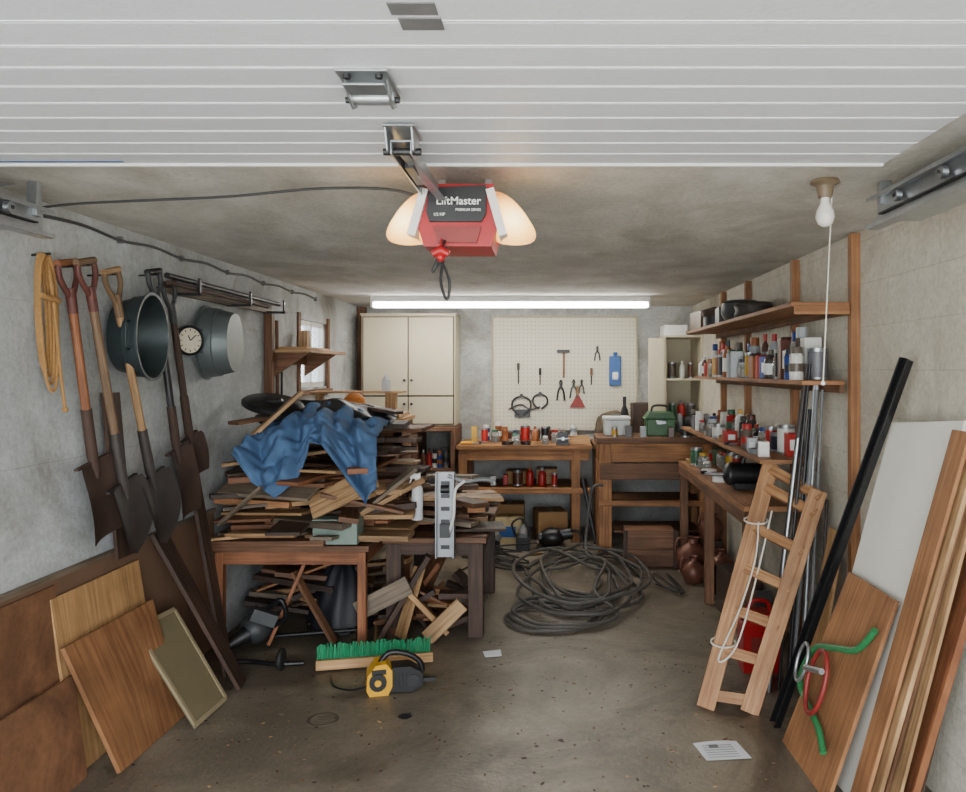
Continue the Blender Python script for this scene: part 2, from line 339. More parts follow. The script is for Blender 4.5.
# tracks
def track(x,sg,ye,z0,z1,name):
    b=B(); y0=.9
    b.bb(x-.003,x+.003,y0,ye,z0,z1,STEEL)
    b.bb(min(x,x-sg*.045),max(x,x-sg*.045),y0,ye,z0,z0+.005,STEEL); b.bb(min(x,x-sg*.04),max(x,x-sg*.04),y0,ye,z1-.005,z1,STEEL)
    b.bb(x-sg*.045-.002,x-sg*.045+.002,y0,ye,z0,z0+.016,STEEL); b.bb(x-sg*.04-.002,x-sg*.04+.002,y0,ye,z1-.014,z1,STEEL)
    zm=z0+.045
    b.bb(min(x,x-sg*.02),max(x,x-sg*.02),y0,ye-.05,zm,zm+.006,DKST)
    b.bb(min(x+sg*.02,x+sg*.12),max(x+sg*.02,x+sg*.12),y0,ye-.06,z0+.02,z0+.026,STEEL)
    b.bb(x+sg*.12-.002,x+sg*.12+.002,y0,ye-.06,z0+.02,z0+.07,STEEL)
    b.bb(x-.016,x+.02,ye-.06,ye-.03,z1-.03,2.249,STEEL)
    b.beam((x+sg*.03,ye-.3,z1),(x+sg*.08,ye-.05,2.24),.035,.005,STEEL)
    for yy in(ye-.2,ye-.5,ye-.8):
        b.cyl((x-sg*.035,yy,z1-.03),(x+sg*.05,yy,z1-.03),.006,DKST); b.cyl((x-sg*.03,yy,z1-.03),(x-sg*.012,yy,z1-.03),.02,STEEL)
    b.make(name,.001)
track(1.15,1,2.78,2.09,2.2,'garage_door_track'); track(-1.78,-1,2.78,2.06,2.16,'garage_door_track')
# bulb
b=B()
b.lathe([(0,.0),(.045,0),(.05,-.012),(.03,-.022),(.024,-.06),(.02,-.062),(0,-.062)],(.94,2.71,2.25),plain('brown_bakelite',C(120,104,84),.5))
b.lathe([(.014,0),(.015,-.02),(.028,-.045),(.032,-.068),(.024,-.09),(.01,-.1),(0,-.101)],(.94,2.71,2.19),LW)
b.cyl((.965,2.71,2.235),(.935,2.715,1.56),.0022,STRING); b.ball((.935,2.715,1.555),.008,WHT,n=10)
b.make('ceiling_light_bulb')
# fluorescent
TUBE=emis('fluorescent_tube',(1,.97,.9,1),46)
b=B(); b.bb(-1.57,.88,6.93,7.07,2.2,2.249,WHT); b.prism([(6.93,2.2),(7.07,2.2),(7.03,2.185),(6.97,2.185)],2.42,WHT,axes='yz',o=(-.345,0,0))
for yy in(6.955,7.045): b.cyl((-1.54,yy,2.17),(.85,yy,2.17),.017,TUBE)
for x in(-1.56,.87): b.bb(x-.01,x+.01,6.93,7.07,2.15,2.21,WHT)
b.make('fluorescent_light_fixture',.002)
# ---------------------------------------------------------------- left wall
b=B()
for i in range(4):
    o=.007*i; w=.02+.007*i; q=3.0+.004*i
    b.sweep(smooth([(-1.93+o,q-w,1.98),(-1.93+o,q,2.04),(-1.93+o,q+w,1.96),(-1.92+o,q+w*1.1,1.8),(-1.92+o,q+.02+w*.4,1.62-.025*i),(-1.92+o,q-w*.4,1.63-.025*i),(-1.93+o,q-w,1.8)],6,True),.006,ROPE,8,True)
b.sweep(smooth([(-1.9,3.01,1.98),(-1.89,3.03,1.8),(-1.89,3.06,1.6),(-1.89,3.09,1.45)]),.0065,ROPE,8)
b.sweep([(-1.9,2.96,1.88),(-1.885,3.0,1.87),(-1.89,3.05,1.865)],.011,ROPE); b.ball((-1.89,3.092,1.445),.012,ROPE,n=10); b.cyl((-1.96,3.0,2.035),(-1.89,3.0,2.04),.005,DKST)
b.make('coiled_rope')
def shovel(top,tip,kind,shaftm,bladem,gripm,bw=.25,bl=.32,name='shovel',shr=.017):
    b=B(); top=Vector(top);tip=Vector(tip); d=(tip-top); L=d.length; z=-d.normalized()
    x=Vector((0,1,0)); x=(x-z*x.dot(z)).normalized(); y=z.cross(x)
    M=Matrix((x,y,z)).transposed().to_4x4(); M.translation=top; b.M=M
    s=1 if y.x>0 else -1
    g=.055
    b.sweep(smooth([(-g*.1,0,-.14),(-g,0,-.06),(-g,0,-.005)]),.011,gripm); b.sweep(smooth([(g*.1,0,-.14),(g,0,-.06),(g,0,-.005)]),.011,gripm)
    b.cyl((-g-.008,0,0),(g+.008,0,0),.014,shaftm)
    b.cyl((0,0,-.12),(0,0,-(L-bl-.02)),shr,shaftm,n=12); b.cyl((0,0,-.1),(0,0,-.2),.02,gripm,.018)
    b.sweep([(0,0,-(L-bl-.22)),(0,0,-(L-bl-.02)),(0,s*.008,-(L-bl+.07))],[.021,.022,.012],bladem)
    zt=-(L-bl)
    def bf(u,v,off=0):
        if kind=='round': w=bw/2*(1.0 if v<.45 else max(.02,math.cos((v-.45)/.55*pi/2)**.6))
        else: w=bw/2*(1-.06*v)
        if v<.04: w*=.92
        xx=(u*2-1)*w
        return Vector((xx,s*(.028*(xx/(bw/2))**2+.02*math.sin(v*2.5)-off),zt-bl*v))
    b.grid(lambda u,v:bf(u,v),12,14,bladem); b.grid(lambda u,v:bf(1-u,v,.003),12,14,bladem)
    b.bb(-bw/2*.92,-.02,-.006,.012,zt-.006,zt+.004,bladem); b.bb(.02,bw/2*.92,-.006,.012,zt-.006,zt+.004,bladem)
    b.M=Matrix(); b.cyl((XL,top.y,top.z-.02),(top.x+.02,top.y,top.z-.015),.004,DKST,n=8)
    b.make(name)
GRIPR=plain('grip_dull_red',C(84,44,38),.6,0,.4)
shovel((-1.89,3.10,2.02),(-1.86,3.30,.91),'square',W_red,RUST,GRIPR)
shovel((-1.84,3.14,2.03),(-1.79,3.42,.81),'round',W_hand,RUSTG,GRIPR)
shovel((-1.86,3.36,2.02),(-1.78,3.66,.80),'round',W_tan,RUSTG,W_hand,.27,.33)
shovel((-1.89,3.78,2.07),(-1.84,4.0,.87),'square',DKST,RUST,DKG,.22,.34)
shovel((-1.9,3.95,2.03),(-1.89,4.22,1.04),'square',W_dk,RUST,DKG,.2,.22,'spade')
b=B(); b.slab((-1.92,3.5,.76),(-1.92,3.63,.76),(-1.945,3.56,1.5),(-1.945,3.43,1.5),.015,W_dk); b.make('hanging_wood_plank',.002)
def tub(c,r,d,openout,mat,name,tilt=0,tz=0):
    b=B(); Rm=(Matrix.Rotation(tz,3,'Z')@Matrix.Rotation(pi/2+tilt,3,'Y'))
    if not openout: Rm=Rm@Matrix.Rotation(pi,3,'X')
    rb=r*.82
    b.lathe([(0,-d/2),(rb,-d/2),(rb+.004,-d/2+.01),(r*.92,0),(r*.95,.004),(r*.95,.01),(r*.985,d/2-.004),(r+.01,d/2),(r+.01,d/2+.007),(r*.98,d/2+.007),(r*.97,d/2-.002),(r*.9,0),(rb-.006,-d/2+.008),(0,-d/2+.008)],c,mat,40,Rm)
    for sg in(-1,1):
        pts=[Vector(c)+Rm@Vector(p) for p in((-.06,sg*(r*.97),d*.3),(-.05,sg*(r+.04),d*.33),(.05,sg*(r+.04),d*.33),(.06,sg*(r*.97),d*.3))]
        b.sweep(smooth(pts,4),.005,mat)
    return b.make(name)
tub((-1.86,3.57,1.75),.19,.13,True,TUBD,'galvanised_washtub',0,.12)
tub((-1.85,4.47,1.755),.2,.15,False,TUBM,'galvanised_washtub',0,.1)
b=B(); Rm=Matrix.Rotation(-.55,3,'Z')@Matrix.Rotation(pi/2,3,'Y')
ck=(-1.9,4.17,1.755)
b.lathe([(0,-.02),(.075,-.02),(.08,-.01),(.08,.015),(.072,.02),(.066,.012)],ck,BLK,32,Rm); b.lathe([(.068,.012),(0,.0125)],ck,plain('dial_face',C(222,214,192),.4,0,.03),32,Rm)
for k in range(12):
    a=k*pi/6; b.box(Vector(ck)+Rm@Vector((.055*math.cos(a),.055*math.sin(a),.014)),(.012,.004,.002),BLK,Rm@Matrix.Rotation(a,3,'Z'))
for a,l in((2.3,.045),(3.6,.03)): b.box(Vector(ck)+Rm@Vector((l/2*math.cos(a),l/2*math.sin(a),.015)),(l,.005,.002),BLK,Rm@Matrix.Rotation(a,3,'Z'))
b.cyl((-1.96,4.17,1.755),ck,.02,BLK)
b.make('wall_clock')
b=B()
b.cyl((-1.86,3.85,2.06),(-1.86,5.45,2.05),.014,DKST); b.cyl((-1.83,3.8,2.02),(-1.85,5.2,2.015),.012,RUST); b.bb(-1.955,-1.93,4.0,5.5,1.99,2.05,W_grey)
for yy in(4.1,4.8,5.4): b.bb(-1.955,-1.81,yy,yy+.02,1.985,2.0,DKST); b.bb(-1.82,-1.81,yy,yy+.02,1.985,2.075,DKST)
b.make('wall_pipe_rack',.001)
b=B(); b.bb(-1.955,-1.9,5.42,5.47,1.38,2.0,W_brn); b.make('wall_stud',.003)
b=B(); b.bb(-1.955,-1.87,8.02,8.1,1.05,2.24,W_brn); b.make('wall_stud',.003)
b=B(); b.bb(-1.96,-1.66,5.5,6.45,1.72,1.745,W_tan); b.bb(-1.96,-1.93,5.5,6.45,1.64,1.72,W_brn)
for yy in(5.6,6.3): b.prism([(-1.95,1.72),(-1.7,1.72),(-1.95,1.55)],.02,W_brn,o=(0,yy,0))
b.bb(-1.93,-1.72,5.6,6.2,1.745,1.765,W_pine); b.bb(-1.9,-1.84,6.0,6.1,1.765,1.9,W_tan); b.make('small_wall_shelf',.002)
b=B(); b.cyl((-1.945,5.75,1.7),(-1.945,5.75,1.1),.008,BLK); b.cyl((-1.93,5.6,1.95),(-1.93,5.62,1.3),.012,W_brn); b.box((-1.93,5.62,1.25),(.02,.12,.1),RUST); b.make('hanging_garden_hoe')
# lower left wall boards
b=B(); b.slab((-1.9,2.2,0),(-1.9,3.1,0),(-1.945,3.1,.76),(-1.945,2.2,.76),.012,W_rust); b.make('stained_plywood_sheet',.001)
b=B(); b.slab((-1.83,2.2,0),(-1.83,3.12,0),(-1.885,3.12,.4),(-1.885,2.2,.4),.012,W_rust); b.make('stained_plywood_sheet',.001)
b=B(); b.slab((-1.87,3.12,0.0),(-1.87,3.78,0),(-1.94,3.72,.71),(-1.94,3.06,.71),.012,W_osb); b.make('plywood_offcut',.001)
b=B(); b.bb(-1.96,-1.947,2.2,4.6,0.0,.78,plain('lower_wall_board',C(112,86,68),.7,0,.35,3)); b.bb(-1.96,-1.935,2.2,4.6,.78,.8,W_grey); b.make('wainscot_board')
b=B(); b.slab((-1.715,3.14,0),(-1.70,3.66,0),(-1.87,3.70,.525),(-1.885,3.05,.525),.018,W_ply,.85); b.make('wood_panel',.001)
b=B(); A=Vector((-1.585,3.53,0));Bv=Vector((-1.565,3.83,0));Cc=Vector((-1.86,3.9,.43));D=Vector((-1.88,3.56,.44))
b.slab(A,Bv,Cc,D,.012,plain('olive_panel',C(116,106,80),.6,0,.15,12))
n=(Bv-A).cross(D-A).normalized()
FR=plain('frame_tan',C(146,132,104),.6)
for p,q in((A,Bv),(Bv,Cc),(Cc,D),(D,A)):
    m=(A+Bv+Cc+D)/4; p2=p+(m-p)*.05; q2=q+(m-q)*.05
    b.beam(p2+n*.012,q2+n*.012,.02,.01,FR,up=n)
b.make('framed_cabinet_door',.001)
b=B(); b.slab((-1.56,3.95,0),(-1.58,4.08,0),(-1.93,3.95,.8),(-1.93,3.82,.8),.02,W_dk); b.make('leaning_plank',.002)
b=B(); b.slab((-1.7,4.12,0),(-1.7,4.22,0),(-1.94,4.3,1.15),(-1.94,4.2,1.15),.02,W_dk); b.make('leaning_plank',.002)
# ---------------------------------------------------------------- tables & piles
def table(x0,x1,y0,y1,h,leg,name,m,tm,apr=.1,th=.035,shelf=None,legx=None):
    b=B(); n=max(2,int((y1-y0)/.16)); w=(y1-y0)/n
    for i in range(n): b.bb(x0,x1,y0+i*w+.002,y0+(i+1)*w-.002,h-th,h,tm,R.uniform(.8,1.1))
    e=.02
    b.bb(x0+e,x1-e,y0+e,y0+e+.022,h-th-apr,h-th,m); b.bb(x0+e,x1-e,y1-e-.022,y1-e,h-th-apr,h-th,m)
    b.bb(x0+e,x0+e+.022,y0+e,y1-e,h-th-apr,h-th,m); b.bb(x1-e-.022,x1-e,y0+e,y1-e,h-th-apr,h-th,m)
    for x in(legx or (x0+e,x1-e-leg)):
        for yy in(y0+e-.005,y1-e-leg): b.bb(x,x+leg,yy,yy+leg,0,h-th-.003,m,R.uniform(.85,1.1))
    if shelf: b.bb(x0+e,x1-e,y0+e+.02,y1-e,shelf-.02,shelf,tm); b.bb(x0+e,x1-e,y0+.012,y0+.03,shelf-.05,shelf,m)
    return b,name
b,n=table(-1.93,-1.03,4.5,6.0,.6,.048,'low_wooden_table',W_red,W_brn,.075); b.make(n,.003)
b,n=table(-1.0,-.38,4.72,5.8,.6,.09,'sawhorse_table',W_dk,W_brn,.07); b.make(n,.003)
def pile(b,x0,x1,y0,y1,z0,z1,n,l0,l1,shr=.5,tl=.07,seed=1,wd=(.06,.18),bias=None,yj=.3,roll=.05):
    r=random.Random(seed)
    for i in range(n):
        t=i/n; z=z0+(z1-z0)*t; L=r.uniform(l0,l1); w=r.uniform(*wd); th=r.uniform(.014,.036)
        yaw=(0 if r.random()<.72 else pi/2)+r.gauss(0,yj)
        pit=r.gauss(0,tl); k=1-shr*t
        xm=(x0+x1)/2; ym=(y0+y1)/2
        cx=xm+(r.random()-.5)*(x1-x0)*k; cy=ym+(r.random()-.5)*(y1-y0)*k
        hx=abs(math.cos(yaw))*L/2+abs(math.sin(yaw))*w/2; cx=max(cx,-1.92+hx)
        lim=abs(math.sin(pit))*L/2+th/2+.005
        z=max(z,z0+lim)
        b.box((cx,cy,z+th/2),(L,w,th),r.choice(woods),Matrix.Rotation(yaw,3,'Z')@Matrix.Rotation(pit,3,'Y')@Matrix.Rotation(r.gauss(0,roll),3,'X'),r.uniform(.6,1.25))
b=B()
pile(b,-1.9,-.98,4.5,5.7,.6,1.0,56,.5,1.2,.25,.035,3,(.08,.28),None,.2)
pile(b,-1.85,-1.05,4.6,5.6,.95,1.27,30,.4,.9,.45,.06,5,(.09,.28),None,.25)
pile(b,-1.9,-.95,4.48,4.72,.6,.88,26,.2,.7,.1,.06,11,(.06,.2),None,.25,.12)
b.beam((-1.76,4.64,1.2),(-1.49,4.76,1.47),.11,.022,W_tan); b.beam((-1.9,4.6,1.05),(-1.3,4.75,1.12),.09,.02,W_tan)
b.beam((-1.88,4.5,.72),(-1.6,4.4,.95),.03,.02,W_grey); b.beam((-1.35,4.47,.82),(-.98,4.47,1.0),.14,.02,W_tan,up=(0,-1,.6))
b.beam((-1.3,4.5,.9),(-.85,4.6,.78),.14,.02,W_brn); b.beam((-1.25,4.52,.66),(-.8,4.7,1.02),.12,.02,W_grey); b.beam((-1.2,4.5,.72),(-.75,4.7,.95),.06,.025,W_tan)
b.beam((-1.9,4.75,1.28),(-1.45,5.3,1.36),.12,.02,W_brn); b.beam((-1.45,5.2,1.4),(-.95,5.0,1.33),.1,.02,W_dk); b.beam((-1.85,4.55,.95),(-1.3,4.42,.93),.2,.02,W_grey,up=(0,-.5,1))
b.beam((-1.9,4.46,.63),(-1.25,4.43,.64),.1,.03,W_brn); b.beam((-1.8,4.44,.68),(-1.4,4.4,.69),.09,.025,W_tan)
b.make('scrap_wood_pile',.002)
b=B(); pile(b,-.98,-.5,4.72,5.7,.6,.85,26,.3,.9,.4,.07,8,(.06,.2)); b.make('scrap_wood_pile',.002)
b=B(); pile(b,-1.85,-1.15,4.85,5.6,.0,.34,34,.3,.8,.3,.18,21,(.05,.16)); b.make('scrap_wood_pile',.002)
b=B(); pile(b,-1.0,-.5,4.72,5.4,.0,.22,34,.12,.42,.2,.45,33,(.06,.13)); 
b.beam((-1.0,4.66,.03),(-.72,4.7,.5),.09,.03,W_dk); b.beam((-.88,4.66,.03),(-.78,4.75,.42),.08,.03,W_tan); b.beam((-.62,4.75,.03),(-.85,4.68,.3),.09,.03,W_pine)
b.beam((-1.12,4.6,.2),(-.82,4.62,.35),.11,.03,W_grey,up=(0,-1,0)); b.beam((-.72,4.64,.03),(-.52,4.68,.22),.09,.03,W_tan,up=(0,-1,0)); b.make('scrap_wood_pile',.002)
BT=plain('dark_tarp',C(24,26,34),.55,0,.2)
b=B()
def tf(u,v):
    a=2*pi*u; r=v; x=-1.3+.22*r*math.cos(a); y=5.0+.26*r*math.sin(a)
    z=.42-.4*r**2.2+.03*math.sin(9*a+3*r)*r+.03*noise.noise(Vector((x*9,y*9,1)))
    return Vector((x,y,max(.01,z)))
b.grid(tf,60,20,BT); b.make('dark_tarp_bundle')
b=B(); b.beam((-1.62,4.56,.02),(-1.42,4.62,.5),.03,.02,W_red); b.beam((-1.25,4.6,.02),(-1.5,4.64,.42),.06,.02,W_brn); b.cyl((-1.85,4.62,.03),(-1.15,4.7,.06),.012,BLK); b.make('leaning_plank',.001)
b=B()
def tf(u,v):
    a=2*pi*u; r=v; x=-1.42+.44*r*math.cos(a); y=5.05+.34*r*math.sin(a)
    return Vector((max(x,-1.93),y,1.405-.12*r**2+.02*math.sin(6*a)*r+.03*noise.noise(Vector((x*7,y*7,2)))))
b.grid(tf,60,16,plain('black_tarp',C(26,28,32),.45,0,.2)); b.make('black_tarp',0,.006)
b=B(); Rm=Matrix.Rotation(.28,3,'X')@Matrix.Rotation(.16,3,'Y')
b.lathe([(0,0),(.17,0),(.185,.012),(.185,.03),(.17,.042),(.06,.05),(.05,.062),(0,.064)],(-1.7,4.86,1.37),BLK,36,Rm,(1.0,.8,1)); b.make('black_round_lid')
DEN=plain('denim',C(70,100,138),.85,0,.4,9,.2)
b=B()
def hem(s):
    k=[(0,.1),(.12,.28),(.3,.42),(.42,.36),(.52,.14),(.62,.14),(.75,.26),(.92,.4),(1,.3)]
    for (a,x),(c,y) in zip(k,k[1:]):
        if s<=c: return x+(y-x)*(s-a)/(c-a)
    return k[-1][1]
def jf(s,t):
    x=-1.70+.70*s; L=hem(s)
    dr=.26*abs(s-.5)**1.3
    if t<.35:
        q=t/.35; y=5.0-.36*q; z=1.375-.035*q-dr
    else:
        q=(t-.35)/.65; y=4.64-.24*q**.7; z=1.34-dr-L*q**1.15
        x+=(s-.5)*.1*q
    f=.035*math.sin(19*s+4*t+2*math.sin(5*t))+.016*math.sin(43*s-9*t)+.05*noise.noise(Vector((s*6,t*5,3)))+.035*noise.noise(Vector((s*15,t*12,3)))
    return Vector((x,y-f*(.5+t*.5)-.03,z+f*.8*(1-t*.5)))
b.grid(jf,100,70,DEN); b.make('denim_jeans',0,.006)
# loose objects on tables
b=B(); b.box((-1.2,4.5,.69),(.25,.16,.13),TEAL); b.box((-1.2,4.5,.757),(.256,.166,.02),TEAL,None,.85); b.bb(-1.23,-1.17,4.412,4.42,.73,.75,STEEL); b.make('tin_box',.006)
def bottle(x,y,z,r,h,body,cap,name='plastic_bottle',spray=False,lab=None):
    b=B(); b.lathe([(0,0),(r*.95,0),(r,.006),(r,h*.62),(r*.85,h*.72),(r*.38,h*.82),(r*.36,h*.88)],(x,y,z),body,20)
    if lab: b.lathe([(r*1.01,h*.15),(r*1.01,h*.52)],(x,y,z),lab,20)
    if spray:
        b.lathe([(r*.42,h*.84),(r*.42,h*.92),(0,h*.92)],(x,y,z),cap,14); b.box((x-.012,y,z+h*.96),(.06,.022,.028),cap); b.beam((x-.03,y,z+h*.93),(x-.045,y,z+h*.8),.012,.006,cap)
    else: b.lathe([(r*.42,h*.84),(r*.42,h),(0,h)],(x,y,z),cap,14)
    b.make(name)
def spray(x,y,z,r,h,body,cap):
    b=B(); b.lathe([(0,0),(r,0),(r*1.03,.004),(r,.008),(r,h*.74),(r*1.03,h*.75),(r*.8,h*.81)],(x,y,z),body,18)
    b.lathe([(r*1.006,h*.25),(r*1.006,h*.5)],(x,y,z),cap,18)
    b.lathe([(r*.86,h*.78),(r*.86,h*.98),(r*.8,h),(0,h)],(x,y,z),cap,18); b.make('spray_can')
def can(x,y,z,r,h,body,lid=STEEL,name='paint_can',bail=False):
    b=B(); b.lathe([(0,0),(r*.98,0),(r*1.02,.003),(r,.008),(r,h-.012),(r*1.03,h-.006),(r*1.03,h),(r*.9,h),(r*.88,h-.006),(0,h-.006)],(x,y,z),lid,22)
    b.lathe([(r*1.008,.014),(r*1.008,h-.018)],(x,y,z),body,22)
    b.make(name)
JAR=glassy('jar_glass',(.8,.85,.82,1),.08,.75)
def jar(x,y,z,r,h,lid):
    b=B(); b.lathe([(0,0),(r*.9,0),(r,.01),(r,h*.72),(r*.75,h*.82),(r*.75,h*.86)],(x,y,z),JAR,18); b.lathe([(0,.01),(r*.85,.01),(r*.85,h*.5),(0,h*.5)],(x,y,z),plain('screws_brown',C(110,90,70),.6,.3,.4,90),14)
    b.lathe([(r*.8,h*.82),(r*.8,h),(0,h)],(x,y,z),lid,18); b.make('glass_jar')
def carton(x,y,z,w,d,h,mat,rot=0,name='cardboard_box',flap=True,lab=None):
    b=B(); Rm=Matrix.Rotation(rot,3,'Z'); b.box((x,y,z+h/2),(w,d,h),mat,Rm)
    if flap:
        for sg in(-1,1): b.box(Vector((x,y,z+h+.003))+Rm@Vector((sg*w/4,0,0)),(w/2-.004,d,.004),mat,Rm,.9)
        b.box(Vector((x,y,z+h+.006))+Rm@Vector((0,0,0)),(.04,d,.002),FR,Rm)
    if lab: b.box(Vector((x,y,z+h*.5))+Rm@Vector((0,-d/2-.001,0)),(w*.6,.003,h*.45),lab,Rm)
    b.make(name,.003)
def handtool(x,y,z,rot,c):
    b=B(); b.M=Matrix.Translation((x,y,z))@Matrix.Rotation(rot,4,'Z')
    b.sweep([(-.08,0,.016),(-.03,0,.018),(.03,0,.016)],[.013,.016,.011],c,10); b.cyl((.03,0,.016),(.1,0,.014),.006,STEEL,n=8); b.box((.1,0,.016),(.02,.05,.02),DKST); b.make('hand_tool')
def drill(x,y,z,rot,c):
    b=B(); b.M=Matrix.Translation((x,y,z))@Matrix.Rotation(rot,4,'Z')
    b.cyl((-.07,0,.12),(.06,0,.12),.032,c); b.cyl((.06,0,.12),(.1,0,.12),.022,DKST,.014); b.cyl((.1,0,.12),(.14,0,.12),.005,STEEL)
    b.prism([(-.06,.1),(-.015,.1),(-.02,.0),(-.07,.0)],.035,BLK); b.bb(-.09,.01,-.03,.03,0,.03,DKG); b.make('hand_drill',.003)
def taperoll(x,y,z,c):
    b=B(); b.lathe([(.03,0),(.055,0),(.055,.03),(.03,.03),(.03,0)],(x,y,z),c,24); b.make('tape_roll')
bottle(-.79,4.72,.71,.034,.27,colm(204,208,212),WHT,spray=True,name='spray_bottle')
bottle(-1.27,6.15,1.435,.035,.13,WHT,WHT)
b=B()
GS=plain('bracket_grey',C(140,144,148),.4,.5,.3,20)
b.bb(-.67,-.56,4.66,4.672,.5,1.0,GS); b.bb(-.67,-.662,4.62,4.7,.5,1.0,GS); b.bb(-.568,-.56,4.62,4.7,.5,1.0,GS)
for i in range(6): b.box((-.615,4.655,.56+i*.075),(.05,.012,.022),DKST)
b.cyl((-.64,4.65,.9),(-.59,4.65,.9),.025,DKST); b.bb(-.645,-.585,4.625,4.65,.62,.7,DKG)
b.sweep(smooth([(-.6,4.66,.98),(-.56,4.66,.965),(-.5,4.66,.945),(-.4,4.7,.95),(-.34,4.72,.94),(-.33,4.72,.92)]),.011,GS)
b.sweep(smooth([(-.6,4.66,.62),(-.56,4.6,.75),(-.55,4.6,.9),(-.5,4.64,.95)]),.009,WHT)
b.make('metal_wall_bracket',.001)
b=B(); b.bb(-1.92,-1.12,6.05,6.6,1.2,1.23,W_pine); b.bb(-1.9,-1.15,6.05,6.5,1.235,1.26,W_tan); b.bb(-1.8,-1.2,5.95,6.4,1.262,1.29,W_pine)
for x in(-1.9,-1.2):
    for yy in(6.07,6.52): b.bb(x,x+.06,yy,yy+.06,0,1.2,W_brn)
b.bb(-1.16,-1.14,6.07,6.58,.7,1.2,W_brn); b.bb(-1.9,-1.14,6.1,6.55,.7,.72,W_brn); b.bb(-1.88,-1.16,6.07,6.09,.75,1.2,W_brn)
b.bb(-1.82,-1.78,6.15,6.25,1.29,1.42,W_tan); b.bb(-1.3,-1.22,6.25,6.35,1.29,1.42,W_tan); b.bb(-1.86,-1.15,6.13,6.35,1.42,1.435,W_pine); b.make('tall_wooden_stand',.002)
b=B(); WK=plain('straw',C(222,134,56),.7,0,.4,60,.4)
b.lathe([(0,.135),(.04,.13),(.075,.1),(.085,.04),(.1,.02),(.16,.006),(.165,.0),(.1,.0),(0,0)],(-1.48,6.0,1.292),WK,30)
b.lathe([(.087,.035),(.087,.055)],(-1.48,6.0,1.292),W_dk,30)
for i in range(3): b.sweep([( -1.48+(.11+.02*i)*math.cos(a*pi/12),6.0+(.11+.02*i)*math.sin(a*pi/12),1.31-i*.003) for a in range(24)],.005,WK,6,True)
b.make('straw_hat')
# string trimmer, broom, saw
b=B()
b.sweep(smooth([(-1.82,4.52,.05),(-1.75,4.3,.03),(-1.6,4.28,.025),(-1.45,4.22,.035),(-1.32,4.25,.03)]),.013,BLK)
b.lathe([(0,-.02),(.03,-.02),(.055,-.01),(.06,0),(.055,.01),(.03,.02),(0,.02)],(-1.43,4.22,.06),BLKR,24,Matrix.Rotation(pi/2,3,'Y'))
b.ball((-1.7,4.58,.11),.08,DKG,(1.2,1.3,1.1)); b.box((-1.62,4.5,.2),(.14,.08,.07),DKG,(0,.4,.3)); b.cyl((-1.72,4.5,.1),(-1.8,4.42,.06),.05,DKST,.03); b.sweep(smooth([(-1.6,4.5,.25),(-1.52,4.48,.3),(-1.5,4.5,.2),(-1.58,4.52,.14)]),.014,BLK)
b.make('string_trimmer',.003)
b=B(); p0=Vector((-1.24,4.2,.035));p1=Vector((-.64,4.33,.035)); b.beam(p0,p1,.022,.05,W_pine,up=(0,0,1))
d=(p1-p0).normalized(); sd=Vector((-d.y,d.x,0)); r=random.Random(2)
for i in range(64):
    for j in range(5):
        o=p0+d*(.008+i*.0093)+sd*(.014)+Vector((0,0,-.018+j*.012)); tip=o+sd*.03+Vector((r.uniform(-.008,.008),r.uniform(-.006,.006),.06+r.uniform(-.008,.01)))
        b.cyl(o,tip,.004,GRN,.0055,5,r.uniform(.7,1.25))
b.beam(p0+sd*.02+Vector((0,0,0)),p1+sd*.02,.02,.05,GRN); b.cyl((-.95,4.29,.03),(-1.15,5.3,.02),.013,W_tan)
b.make('push_broom')
b=B(); b.M=Matrix.Translation((-.79,3.96,0))@Matrix.Rotation(.25,4,'Z')
b.prism([(-.11,.0),(-.02,.0),(0,.04),(0,.12),(-.03,.155),(-.08,.15),(-.12,.1),(-.125,.03)],.12,YEL,axes='xz')
b.cyl((-.07,-.075,.07),(-.07,-.06,.07),.042,BLK); b.cyl((-.07,-.08,.07),(-.07,-.06,.07),.016,YEL)
b.prism([(-.02,.01),(.1,.0),(.15,.03),(.15,.09),(.09,.13),(0,.13)],.1,BLK,axes='xz')
b.sweep(smooth([(-.06,0,.14),(-.01,0,.19),(.08,0,.175),(.14,0,.13),(.15,0,.08)]),.014,BLK); b.cyl((.1,-.055,.06),(.1,-.045,.06),.03,DKST); b.bb(.14,.22,-.012,.012,.03,.05,DKST)
for i in range(4): b.bb(.02+i*.018,.03+i*.018,-.053,-.05,.03,.1,DKST)
b.bb(-.1,-.03,-.064,-.06,.105,.13,BLK); b.sweep(smooth([(-.12,0,.03),(-.2,.03,.01),(-.28,.1,.01),(-.3,.25,.01)]),.005,BLK,6)
b.make('electric_chainsaw',.004)
# coil hose
b=B(); r=random.Random(5); pts=[]
cx,cy=.22,5.85
for k in range(8):
    ox,oy=r.uniform(-.14,.12),r.uniform(-.3,.3); rx,ry=r.uniform(.22,.5),r.uniform(.4,.85)
    for i in range(10):
        a=2*pi*i/10+k*.3
        pts.append((cx+ox+rx*math.cos(a)+r.uniform(-.05,.05),cy+oy+ry*math.sin(a)+r.uniform(-.07,.07),.014+.012*k+r.uniform(0,.02)))
b.sweep(smooth(pts,4),.0125,HOSE,8)
pts=[]
for k in range(3):
    for i in range(10):
        a=2*pi*i/10+.4; q=.27+.035*k
        pts.append((0.0+.05*k+q*math.cos(a)+r.uniform(-.02,.02),5.05+.06*k+q*.95*math.sin(a),.014+.01*k+(.01 if i%2 else 0)))
pts+=[(.3,5.4,.1),(.42,6.0,.15),(.3,6.5,.1),(.32,6.66,.35),(.36,6.7,.6),(.45,6.72,.62)]
b.sweep(smooth(pts,4),.0125,HOSE,8)
b.make('garden_hose_coil')
b=B(); pts=[(r.uniform(-.75,-.1),r.uniform(6.0,6.9),.012+.004*i) for i in range(22)]
